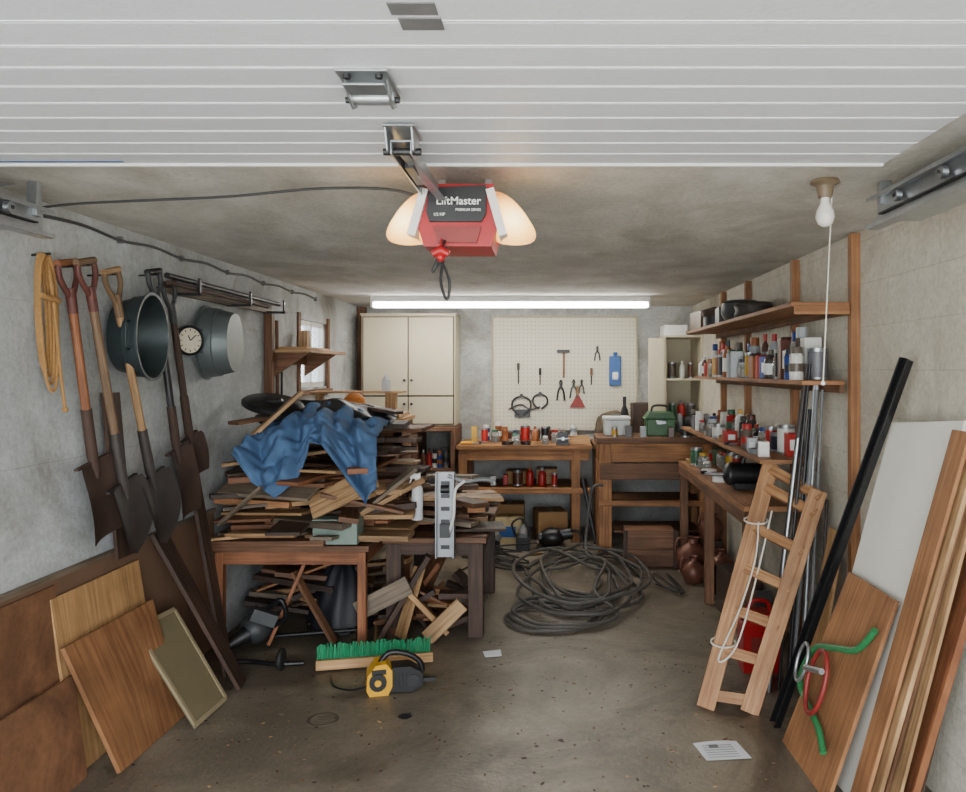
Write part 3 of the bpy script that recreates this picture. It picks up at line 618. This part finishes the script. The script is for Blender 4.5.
b.sweep(smooth(pts,5),.007,BLKR,6); b.make('extension_cord')
b=B(); pts=[(r.uniform(.75,1.0),r.uniform(5.6,6.2),.012+.002*i) for i in range(9)]
b.sweep(smooth(pts,5),.006,BLKR,6); b.make('extension_cord')
# paper
b=B(); 
b.grid(lambda u,v: Vector((.64+.19*u-.03*v,3.24+.15*v+.02*u,.004+.006*math.sin(3*u)*v)),8,8,PAPER)
for i in range(6): b.box((.72-.003*i,3.26+.02*i,.0105),(.13,.003,.001),GREY,(0,0,.1))
b.box((.69,3.35,.011),(.04,.03,.001),GREY,(0,0,.1))
b.make('paper_leaflet')
b=B(); b.slab((-.36,4.4,.006),(-.27,4.42,.006),(-.28,4.5,.012),(-.38,4.48,.008),.002,PAPER); b.make('paper_scrap')
b=B(); r=random.Random(9); dm=[W_tan,W_grey,W_pine,W_dk,plain('dry_leaf',C(110,80,44),.8)]
for i in range(620):
    x=r.uniform(-1.75,1.05); y=2.8+abs(r.gauss(0,1.6)); s=r.uniform(.002,.009)
    if y>7: continue
    b.box((x,y,.002),(s*r.uniform(1,2.5),s,.002),r.choice(dm if r.random()<.35 else dm[3:]),(0,0,r.uniform(0,3)),r.uniform(.8,1.3))
b.make('floor_debris')
b=B(); b.lathe([(0,.001),(.03,.001),(.032,.003),(.028,.004),(0,.003)],(-.67,3.66,0),DKST,20); b.make('metal_washer')
b=B(); fd=plain('drain_iron',C(84,76,64),.6,.2)
b.lathe([(.058,.001),(.062,.003),(.07,.003),(.073,.0)],(-1.04,3.63,0),fd,36); b.lathe([(0,.001),(.058,.001)],(-1.04,3.63,0),plain('drain_cover',C(112,102,88),.6),36)
for k in range(6): b.box((-1.04,3.63-.04+k*.016,.002),(.06,.004,.001),fd)
b.make('floor_drain')
# ---------------------------------------------------------------- back area
b=B(); b.bb(-1.83,-.92,7.7,8.09,1.06,2.13,CREAM)
b.bb(-1.82,-.93,7.694,7.7,1.07,2.12,W_dk)
for x0,x1,z0,z1 in((-1.81,-1.38,1.355,2.11),(-1.37,-.94,1.355,2.11),(-1.81,-1.38,1.08,1.34),(-1.37,-.94,1.08,1.34)):
    b.bb(x0,x1,7.682,7.697,z0,z1,CREAM,.97)
b.bb(-1.84,-.91,7.68,8.09,2.13,2.15,CREAM)
for x,z in((-1.41,1.5),(-1.34,1.5),(-1.41,1.27),(-1.34,1.27)): b.cyl((x,7.66,z),(x,7.684,z),.013,DKST)
b.make('storage_cabinet',.003)
b=B(); b.bb(-1.9,-.9,7.5,8.09,1.02,1.055,W_brn)
for z in(.66,.3,.08): b.bb(-1.9,-.9,7.52,8.09,z-.02,z,W_brn)
for x in(-1.9,-1.3,-.94): b.bb(x,x+.04,7.5,8.09,0,1.02,W_brn)
b.make('wooden_storage_shelf',.003)
cols=[colm(34,60,130),colm(160,28,26),colm(214,214,208),colm(24,24,28),colm(190,148,34),colm(50,96,70),colm(104,104,110),colm(80,44,32),colm(160,166,170),colm(34,38,52),colm(140,82,44),colm(60,56,54),colm(220,220,216),colm(90,80,70),colm(170,34,30)]
def row(x0,x1,y0,y1,z,n,seed,hmin=.09,hmax=.22,kinds='scjb',alongy=False,rf=.45):
    r=random.Random(seed)
    for i in range(n):
        t=(i+.5)/n
        if alongy: y=y0+(y1-y0)*t; x=r.uniform(x0,x1)
        else: x=x0+(x1-x0)*t; y=r.uniform(y0,y1)
        k=r.choice(kinds); h=r.uniform(hmin,hmax); c1=r.choice(cols); c2=r.choice(cols)
        sp=((y1-y0) if alongy else (x1-x0))/n
        rr=min(sp*rf,r.uniform(.024,.052))
        if k=='s': spray(x,y,z,min(rr,.034),max(h,.15),c1,c2)
        elif k=='c': can(x,y,z,rr*1.0,min(h,.16),c1)
        elif k=='j': jar(x,y,z,min(rr,.04),min(h,.12),c2)
        elif k=='b': bottle(x,y,z,min(rr,.038),h,c1,c2,lab=WHT if r.random()<.4 else None)
        elif k=='t': handtool(x,y,z,r.uniform(0,3),r.choice([W_tan,W_brn,REDD,BLK,YEL]))
        elif k=='d': drill(x,y,z,r.uniform(-.3,.3)+(pi if r.random()<.5 else 0),r.choice([BLUE,GREY,DKG,REDD]))
        elif k=='r': taperoll(x,y,z,r.choice([GREY,CARD,BLK,WHT]))
        elif k=='_': pass
        else: carton(x,y,z,rr*1.8,rr*1.8,h*.8,c1,r.uniform(-.2,.2),'small_carton',False,WHT if r.random()<.4 else None)
row(-1.24,-.98,7.6,7.65,.66,5,1,.16,.22,'bs'); row(-1.24,-.98,7.6,7.65,.3,3,2,.2,.28,'cb')
# pegboard
m,nt,bs=newmat('pegboard_white'); tc=N(nt,'ShaderNodeTexCoord'); v1=N(nt,'ShaderNodeVectorMath',operation='MULTIPLY'); v1.inputs[1].default_value=(25,0,25)
nt.links.new(tc.outputs['Object'],v1.inputs[0]); v2=N(nt,'ShaderNodeVectorMath',operation='FRACTION'); nt.links.new(v1.outputs[0],v2.inputs[0])
v3=N(nt,'ShaderNodeVectorMath',operation='SUBTRACT'); v3.inputs[1].default_value=(.5,0,.5); nt.links.new(v2.outputs[0],v3.inputs[0]); v4=N(nt,'ShaderNodeVectorMath',operation='LENGTH'); nt.links.new(v3.outputs[0],v4.inputs[0])
lt=N(nt,'ShaderNodeMath',operation='LESS_THAN'); lt.inputs[1].default_value=.12; nt.links.new(v4.outputs['Value'],lt.inputs[0])
mx=N(nt,'ShaderNodeMix',data_type='RGBA'); mx.inputs[6].default_value=C(202,196,176); mx.inputs[7].default_value=C(118,108,92); nt.links.new(lt.outputs[0],mx.inputs[0]); nt.links.new(mx.outputs[2],bs.inputs['Base Color'])
b=B(); b.bb(-.57,.87,8.06,8.075,.99,2.13,m)
PF=plain('peg_frame',C(166,156,132),.6)
b.bb(-.59,.89,8.045,8.1,2.13,2.15,PF); b.bb(-.59,-.57,8.045,8.1,.99,2.13,PF); b.bb(.87,.89,8.045,8.1,.99,2.13,PF); b.bb(-.5,.8,8.075,8.1,1.0,1.03,W_tan)
b.make('pegboard')
PY=8.045
def hook(b,x,z): b.cyl((x,8.06,z),(x,PY-.01,z),.004,DKST,n=6)
b=B(); b.beam((.14,PY,1.78),(.14,PY,1.52),.022,.018,W_brn,up=(0,1,0)); b.beam((.07,PY,1.79),(.2,PY,1.79),.03,.03,DKST); hook(b,.12,1.76); b.make('claw_hammer',.003)
def pliers(x,z,s,col):
    b=B()
    for sg in(-1,1):
        b.sweep(smooth([(x+sg*.004*s,PY,z),(x-sg*.025*s,PY,z-.05*s),(x-sg*.04*s,PY,z-.15*s)]),[.01*s]*13,col); b.sweep([(x,PY,z),(x+sg*.012*s,PY,z+.03*s),(x,PY,z+.06*s)],.009*s,DKST)
    b.cyl((x,PY-.012,z),(x,PY+.012,z),.016*s,DKST); hook(b,x,z-.02); b.make('pliers')
pliers(.11,1.44,1,BLK); pliers(.24,1.45,.9,DKG); pliers(.48,1.8,.7,DKST); pliers(.32,1.46,.7,DKST)
def caliper(x,z,s,rot):
    b=B()
    for sg in(-1,1):
        b.sweep(smooth([(x,PY,z),(x+sg*.09*s,PY,z-.05*s),(x+sg*.1*s,PY,z-.14*s),(x+sg*.02*s,PY,z-.22*s)]),.01,DKST)
    b.cyl((x,PY-.012,z),(x,PY+.012,z),.02,DKST); hook(b,x,z); b.make('calipers')
caliper(-.29,1.34,.9,0); caliper(-.1,1.36,.7,0)
b=B(); b.prism([(.2,1.22),(.36,1.22),(.28,1.37)],.012,REDD,o=(0,PY,0)); b.cyl((.28,PY,1.35),(.28,PY,1.44),.012,W_tan); hook(b,.28,1.42); b.make('paint_scraper')
b=B(); b.bb(.6,.72,8.02,8.06,1.44,1.74,BLUE); b.bb(.63,.69,8.0,8.02,1.5,1.58,WHT); b.cyl((.66,8.03,1.74),(.66,8.03,1.78),.02,BLUE); b.make('blue_tool_holder',.01)
for x,z,l in((-.32,1.6,.14),(.42,1.55,.1),(-.1,1.55,.1)):
    b=B(); b.cyl((x,PY,z),(x,PY,z-l),.006,DKST,n=8); b.cyl((x,PY,z),(x,PY,z+.07),.013,R.choice([W_brn,BLK,DKG]),n=10); hook(b,x+.0,z+.05); b.make('screwdriver')
b=B(); b.sweep(smooth([(-.42,PY,1.2),(-.3,PY,1.25),(-.2,PY,1.2),(-.1,PY,1.23)]),.008,DKST); b.bb(-.36,-.2,PY-.004,PY+.004,1.12,1.2,DKG); hook(b,-.3,1.18); b.make('coping_saw')
# back bench
b,n=table(-.87,.39,7.35,8.04,.9,.08,'wooden_workbench',W_bench,W_bench,.1,.04,.5,(-.85,.2)); 
b.make(n,.003)
row(-.8,.0,7.42,7.5,.9,9,4,.06,.13,'tdrcjx_'); row(-.78,.1,7.66,7.74,.9,9,14,.1,.2,'bsjcx'); row(-.7,.3,7.87,7.95,.9,8,15,.08,.2)
row(-.6,.1,7.5,7.6,.5,6,24,.1,.18,'cbx')
carton(-.3,7.76,.5,.24,.2,.12,CARD); carton(-.03,7.76,.5,.2,.2,.14,W_tan)
carton(-.7,7.5,0,.25,.25,.36,CARD,.1,lab=BLUE); carton(-.38,7.42,0,.26,.24,.22,colm(176,158,118),-.1,lab=BLUE); carton(-.4,7.76,0,.3,.24,.3,CARD); carton(.0,7.6,0,.28,.3,.26,CARD,.2)
b=B(); b.ball((.02,7.1,.1),.09,BLK,(1.3,1,1)); b.cyl((-.1,7.1,.1),(.2,7.1,.14),.05,DKST); b.bb(-.12,.14,7.0,7.2,0,.03,DKST); b.sweep(smooth([(.15,7.1,.14),(.25,7.0,.18),(.3,6.95,.05)]),.012,BLK); b.make('electric_motor',.003)
b=B(); b.bb(-.3,-.18,7.0,7.2,0,.12,DKST); b.cyl((-.24,7.0,.12),(-.24,7.2,.16),.04,GREY); b.sweep(smooth([(-.3,7.05,.12),(-.34,7.1,.22),(-.26,7.15,.26),(-.18,7.15,.14)]),.01,BLK); b.make('hand_power_tool',.003)
drill(-.5,7.05,0,2.4,GREY); handtool(-.1,6.85,0,.4,W_tan)
b=B(); b.cyl((.42,7.22,.02),(.3,7.3,.6),.02,DKST); b.make('metal_pipe')
b=B(); b.bb(.18,.38,7.5,7.75,.9,.915,W_pine); b.bb(.18,.38,7.5,7.52,.915,.96,W_pine); b.bb(.18,.38,7.73,7.75,.915,.96,W_pine); b.make('wooden_tray',.002)
b=B(); b.bb(.06,.18,7.36,7.49,.9,.93,DKST); b.bb(.07,.17,7.36,7.41,.93,1.02,DKST); b.bb(.07,.17,7.43,7.49,.93,1.02,DKST); b.cyl((.12,7.25,.97),(.12,7.45,.97),.015,STEEL); b.cyl((.06,7.26,.97),(.18,7.26,.97),.006,STEEL); b.make('bench_vise',.004)
# heavy bench
b,n=table(.40,1.41,6.78,7.32,1.02,.11,'heavy_workbench',W_bench,W_brn,.16,.05,.48)
b.bb(.43,1.38,6.79,6.81,.66,.8,W_brn); b.bb(.55,1.3,6.82,7.25,.2,.22,W_brn); b.beam((.5,6.84,.1),(.5,7.25,.45),.06,.03,W_brn); b.make(n,.004)
row(.5,1.35,6.84,6.88,1.02,7,6,.05,.12,'ctrx_')
b=B(); b.bb(.48,.7,6.98,7.15,1.02,1.16,plain('clear_plastic',C(180,186,184),.25,0,.1)); b.bb(.47,.71,6.97,7.16,1.16,1.19,WHT); b.cyl((.55,7.06,1.19),(.63,7.06,1.19),.012,GREY); b.make('plastic_container',.01)
b=B(); GG=colm(46,92,50); b.bb(.85,1.1,6.95,7.15,1.02,1.17,GG); b.prism([(.83,1.17),(1.12,1.17),(1.07,1.23),(.88,1.23)],.22,GG,o=(0,7.05,0),tint=.8); b.sweep(smooth([(.9,7.05,1.23),(.92,7.05,1.28),(1.03,7.05,1.28),(1.05,7.05,1.23)]),.01,BLK); b.bb(.93,1.02,6.93,6.95,1.12,1.16,STEEL); b.make('green_toolbox',.008)
b=B(); b.bb(1.2,1.34,6.95,7.1,1.02,1.06,DKST); b.cyl((1.18,7.02,1.13),(1.36,7.02,1.13),.06,DKST); b.cyl((1.13,7.02,1.13),(1.16,7.02,1.13),.085,GREY); b.cyl((1.37,7.02,1.13),(1.4,7.02,1.13),.085,GREY); b.make('bench_grinder',.003)
b=B(); b.ball((.6,7.68,1.04),.15,plain('sack_brown',C(84,72,58),.9,0,.3,30,.4),(1.1,.9,1.1)); b.make('canvas_sack',0,0,1,.06,.1)
b=B(); b.bb(.41,1.4,7.36,8.05,.86,.9,W_brn); 
for x in(.43,1.33):
    for yy in(7.4,7.98): b.bb(x,x+.06,yy,yy+.06,0,.86,W_brn)
b.make('corner_side_table',.003)
row(.75,1.0,7.9,7.95,.9,3,55,.2,.4,'cb')
carton(.9,7.68,.9,.22,.25,.38,W_dk,.0,'wooden_box',False); bottle(.7,7.45,.9,.04,.45,BLK,BLK)
b=B(); b.bb(1.08,1.1,7.5,8.09,1.1,1.93,CREAM); b.bb(1.43,1.45,7.5,8.09,1.1,1.93,CREAM); b.bb(1.08,1.45,8.07,8.09,1.1,1.93,CREAM)
for z in(1.1,1.5,1.91): b.bb(1.1,1.43,7.5,8.07,z,z+.02,CREAM)
b.bb(.93,1.08,7.48,7.5,1.12,1.9,CREAM,.95); b.make('open_wall_cabinet',.002)
row(1.14,1.4,7.6,7.7,1.12,3,61,.15,.25,'cb'); row(1.14,1.4,7.6,7.7,1.52,3,62,.15,.25,'cb')
carton(1.2,7.7,1.93,.22,.3,.1,WHT,0,flap=False); 
b=B(); b.bb(.62,1.02,6.45,6.72,0,.29,W_brn); b.bb(.6,1.04,6.43,6.45,.02,.14,W_brn); b.bb(.6,1.04,6.43,6.45,.155,.28,W_brn); 
for x in(.61,1.01): b.bb(x-.01,x+.02,6.42,6.44,0,.3,W_dk)
b.make('wooden_crate',.003)
BR=plain('old_copper',C(104,64,50),.45,.3,.35,14)
for x,y,z,rr,tx in((1.12,6.28,0,.13,.1),(1.33,6.12,0,.1,-.2),(1.28,6.36,.24,.1,.3),(1.08,5.98,0,.09,0)):
    b=B(); Rm=Matrix.Rotation(tx*.4,3,'Y')
    b.lathe([(0,0),(rr*.6,0),(rr*.8,rr*.2),(rr,rr*.8),(rr*.92,rr*1.3),(rr*.6,rr*1.65),(rr*.34,rr*1.8),(rr*.3,rr*2.05),(rr*.4,rr*2.15),(rr*.25,rr*2.1),(0,rr*1.7)],(x,y,z),BR,28,Rm)
    b.sweep(smooth([Vector((x,y,z))+Rm@Vector(p) for p in((-rr*.35,0,rr*2),(-rr*.9,0,rr*2),(-rr*1.05,0,rr*1.4),(-rr*.95,0,rr*1.1))]),.009,BR,8); b.make('copper_jug')
carton(1.3,6.37,0,.14,.14,.24,W_dk,0,'wooden_box',False)
b=B(); b.lathe([(0,0),(.1,0),(.13,.16),(.14,.17),(.12,.16),(.09,.02),(0,.02)],(1.25,5.7,0),BLK,24); b.make('black_bucket')
carton(1.24,5.2,0,.22,.28,.3,W_dk,.1,'wooden_box',False); carton(1.25,4.85,0,.22,.26,.22,DKG,-.1,'storage_bin',False)
# ---------------------------------------------------------------- right shelves
b=B()
for yy,z0 in((3.7,.0),(4.6,1.0),(5.7,1.0),(6.5,.0)): b.bb(1.405,1.449,yy,yy+.045,z0,2.24,W_ply)
for z,x0 in((1.92,1.13),(1.55,1.2),(1.13,1.1)):
    y0={1.92:3.72,1.55:3.78,1.13:4.15}[z]
    b.bb(x0,1.405,y0,6.6,z-.022,z,W_ply); b.bb(1.38,1.405,y0,6.6,z-.06,z-.022,W_brn)
for yy in(4.65,5.75,6.5): b.beam((1.4,yy,.95),(1.2,yy,1.1),.02,.03,W_brn)
b.bb(1.14,1.4,3.7,3.715,1.86,1.9,W_ply)
b.make('wooden_wall_shelf',.002)
row(1.235,1.26,3.95,6.5,1.55,26,71,.13,.27,'ssbscxcj',True); row(1.335,1.355,3.95,6.5,1.55,24,171,.16,.28,'ssbxc',True)
row(1.155,1.18,4.25,6.5,1.13,17,73,.06,.15,'cjtrx_s',True); row(1.3,1.335,4.25,6.5,1.13,17,173,.1,.2,'scjbx',True)
b=B(); b.cyl((1.25,6.0,2.0),(1.25,6.0,1.92),.09,DKST); b.lathe([(.1,0),(.11,.05),(0,.08)],(1.25,6.0,2.0),RUST); b.make('metal_pot')
carton(1.27,6.35,1.92,.22,.3,.14,colm(120,100,80),.1); carton(1.27,5.6,1.92,.18,.25,.12,colm(60,56,52),-.1,flap=False,name='toolbox_black')
b=B(); b.lathe([(.04,0),(.1,0),(.13,.05),(.13,.12),(.1,.14),(.05,.14),(.04,.0)],(1.27,5.27,1.92),DKG,28); b.make('wire_spool')
b=B(); b.lathe([(0,0),(.11,0),(.12,.02),(.11,.05),(.12,.08),(.11,.1),(.06,.1),(.05,.02)],(1.27,4.95,1.92),RUSTG,28); b.make('wire_spool')
b=B(); b.bb(1.05,1.44,4.3,6.48,.83,.86,W_ply); b.bb(1.05,1.07,4.3,6.48,.76,.83,W_brn)
for yy in(4.32,5.4,6.42): b.bb(1.06,1.12,yy,yy+.06,0,.83,W_brn); b.bb(1.34,1.4,yy,yy+.06,0,.83,W_brn)
b.make('wall_counter',.003)
row(1.12,1.15,5.2,6.4,.86,9,75,.06,.15,'cjtrs_d',True); row(1.29,1.33,5.1,6.4,.86,10,76,.08,.17,'cjbx',True)
b=B(); b.cyl((1.12,4.95,.95),(1.36,4.95,.95),.07,BLK); b.bb(1.14,1.34,4.88,5.02,.86,.9,DKST); b.ball((1.12,4.95,.95),.07,DKST,(.6,1,1)); b.cyl((1.0,4.95,.95),(1.1,4.95,.95),.012,STEEL); b.sweep(smooth([(1.2,4.95,1.0),(1.22,4.95,1.06),(1.3,4.95,1.06),(1.32,4.95,1.0)]),.012,BLK); b.make('angle_grinder',.003)
# pipes
b=B(); r=random.Random(4)
for i in range(10):
    bx=1.08+.025*i+r.uniform(0,.02); by=3.98+r.uniform(-.06,.1); tx=1.28+.012*i; ty=4.0+r.uniform(-.04,.06)+.0; h=r.choice([1.63,1.5,1.4,1.2,1.55,.95])
    b.cyl((bx,by,0),(min(tx,1.385),ty,h),r.choice([.01,.014,.008,.012]),r.choice([STEEL,DKST,GREY,STEEL,RUSTG,DKG]),n=10)
b.make('metal_pipe_bundle')
b=B(); b.slab((1.2,4.2,0),(1.2,4.29,0),(1.37,4.29,.95),(1.37,4.15,.95),.012,W_ply); b.make('leaning_plywood_strip',.001)
b=B(); b.slab((1.24,3.76,0),(1.24,3.95,0),(1.39,3.95,.82),(1.39,3.76,.82),.012,W_pine); b.make('leaning_plywood_strip',.001)
b=B(); P0=Vector((1.02,3.56,0.01));P1=Vector((1.385,3.06,1.64)); b.beam(P0,P1,.045,.008,BLKR,up=(-1,-.3,0)); 
fr=frame(P1-P0,(-1,-.3,0)); 
for sg in(-1,1): b.beam(P0+fr.col[1]*sg*.02+fr.col[2]*.014,P1+fr.col[1]*sg*.02+fr.col[2]*.014,.006,.03,BLK,up=(-1,-.3,0))
b.make('black_gutter_channel',.001)
# wooden hand ladder / frame
b=B(); A0=Vector((.735,3.75,0));A1=Vector((1.17,4.2,1.1));B0=Vector((.93,3.70,0));B1=Vector((1.33,3.93,1.0))
W_lad=wood('wood_ladder',C(150,104,68),C(196,150,106))
b.beam(A0,A1,.035,.085,W_lad,up=(B0-A0)); b.beam(B0,B1,.035,.085,W_lad,up=(B0-A0))
nrm=(A1-A0).cross(B0-A0).normalized()
for t in(.05,.22,.38,.55,.72,.9,.98):
    a=A0.lerp(A1,t);c=B0.lerp(B1,t); b.beam(a-(c-a)*.08,c+(c-a)*.08,.05,.028,W_lad,up=nrm)
b.sweep(smooth([A0.lerp(A1,.75)+Vector((0,-.05,0)),A0.lerp(A1,.6)+Vector((.03,-.06,0)),A0.lerp(A1,.4)+Vector((.02,-.06,0)),A0.lerp(A1,.2)+Vector((-.02,-.06,0)),A0.lerp(A1,.25)+Vector((.05,-.06,0)),A0.lerp(A1,.5)+Vector((.06,-.06,0)),A0.lerp(A1,.8)+Vector((.05,-.06,0))]),.005,STRING,6)
for t in(.75,.25): 
    p=A0.lerp(A1,t); b.sweep([p+Vector((.06*math.cos(a),.05*math.sin(a),.01*math.sin(a))) for a in [k*pi/6 for k in range(12)]],.005,STRING,6,True)
b.make('wooden_step_ladder',.003)
b=B(); b.prism([(1.02,0),(1.22,0),(1.22,.25),(1.17,.31),(1.07,.31),(1.02,.25)],.14,RED,o=(0,4.25,0)); b.sweep(smooth([(1.06,4.25,.3),(1.08,4.25,.36),(1.16,4.25,.36),(1.18,4.25,.3)]),.012,RED); b.cyl((1.04,4.25,.27),(.98,4.25,.36),.018,BLK); b.box((1.12,4.178,.14),(.12,.005,.1),REDD); b.make('fuel_can',.01)
# right foreground boards
WB=plain('white_melamine',C(224,222,213),.5,0,.05,6)
b=B(); b.slab((1.12,2.86,0),(1.09,3.38,0),(1.365,3.17,1.39),(1.395,2.67,1.43),.018,WB); b.make('white_melamine_board',.002)
b=B(); b.slab((1.02,2.93,0),(1.0,3.42,0),(1.205,3.2,.786),(1.22,2.80,.785),.016,W_ply,1.0); b.make('plywood_panel',.002)
for (x0,y0,x1,y1,h,m,w,t) in ((1.055,2.74,1.365,2.56,1.4,W_ply,.11,.014),(1.08,2.71,1.385,2.54,1.37,W_tan,.11,.016),(1.12,2.74,1.40,2.57,1.34,W_brn,.12,.014),(1.15,2.7,1.41,2.55,1.3,W_tan,.12,.012),(1.185,2.78,1.42,2.62,1.22,W_brn,.3,.02),(1.225,2.76,1.435,2.61,.98,W_red,.3,.026),(1.27,2.8,1.435,2.7,.82,W_dk,.25,.02),(1.31,2.86,1.435,2.8,.6,W_grey,.25,.02)):
    b=B(); b.slab((x0,y0,0),(x0,y0+w,0),(x1-.012,y1+w,h),(x1-.012,y1,h),t,m); b.make('leaning_plank',.002)
b=B()
b.sweep(smooth([(1.16,2.83,.67),(1.13,2.92,.57),(1.10,3.05,.53),(1.08,3.24,.46),(1.05,3.33,.3),(1.04,3.2,.25),(1.035,3.06,.22),(1.02,2.96,.17)]),.013,HOSEG,10)
b.sweep([(1.05+.12*.27*math.sin(a),3.13+.085*math.cos(a),.37+.12*math.sin(a)) for a in [k*pi/12 for k in range(24)]],.01,REDD,10,True)
b.sweep([(1.035+.08*.27*math.sin(a),3.26+.05*math.cos(a),.4+.075*math.sin(a)) for a in [k*pi/12 for k in range(24)]],.007,STEEL,10,True)
b.cyl((1.03,3.2,.4),(1.045,3.05,.44),.012,STEEL)
b.make('garden_hose_piece')
# ---------------------------------------------------------------- lights
w=bpy.data.worlds.new('World'); bpy.context.scene.world=w; w.use_nodes=True
bg=w.node_tree.nodes['Background']; bg.inputs[0].default_value=(.92,.97,1,1); bg.inputs[1].default_value=9.6
ld=bpy.data.lights.new('portal','AREA'); ld.shape='RECTANGLE'; ld.size=3.4; ld.size_y=2.2; ld.cycles.is_portal=True
lo=bpy.data.objects.new('doorway_portal',ld); lo.location=(-.25,-.28,1.1); lo.rotation_euler=(pi/2,0,0); bpy.context.collection.objects.link(lo)
sl=bpy.data.lights.new('sun','SUN'); sl.energy=22; sl.angle=.02; sl.color=(1,.98,.95)
so=bpy.data.objects.new('sun',sl); so.location=(0,6,9); so.rotation_euler=(math.radians(-32),0,0); bpy.context.collection.objects.link(so)
# camera
cd=bpy.data.cameras.new('camera'); cd.sensor_width=36; cd.lens=793/966*36; cd.shift_x=-67/966; cd.shift_y=-26/966; cd.clip_start=.05
co=bpy.data.objects.new('camera',cd); co.location=(0,0,1.6); co.rotation_euler=(pi/2,0,0); bpy.context.collection.objects.link(co); bpy.context.scene.camera=co
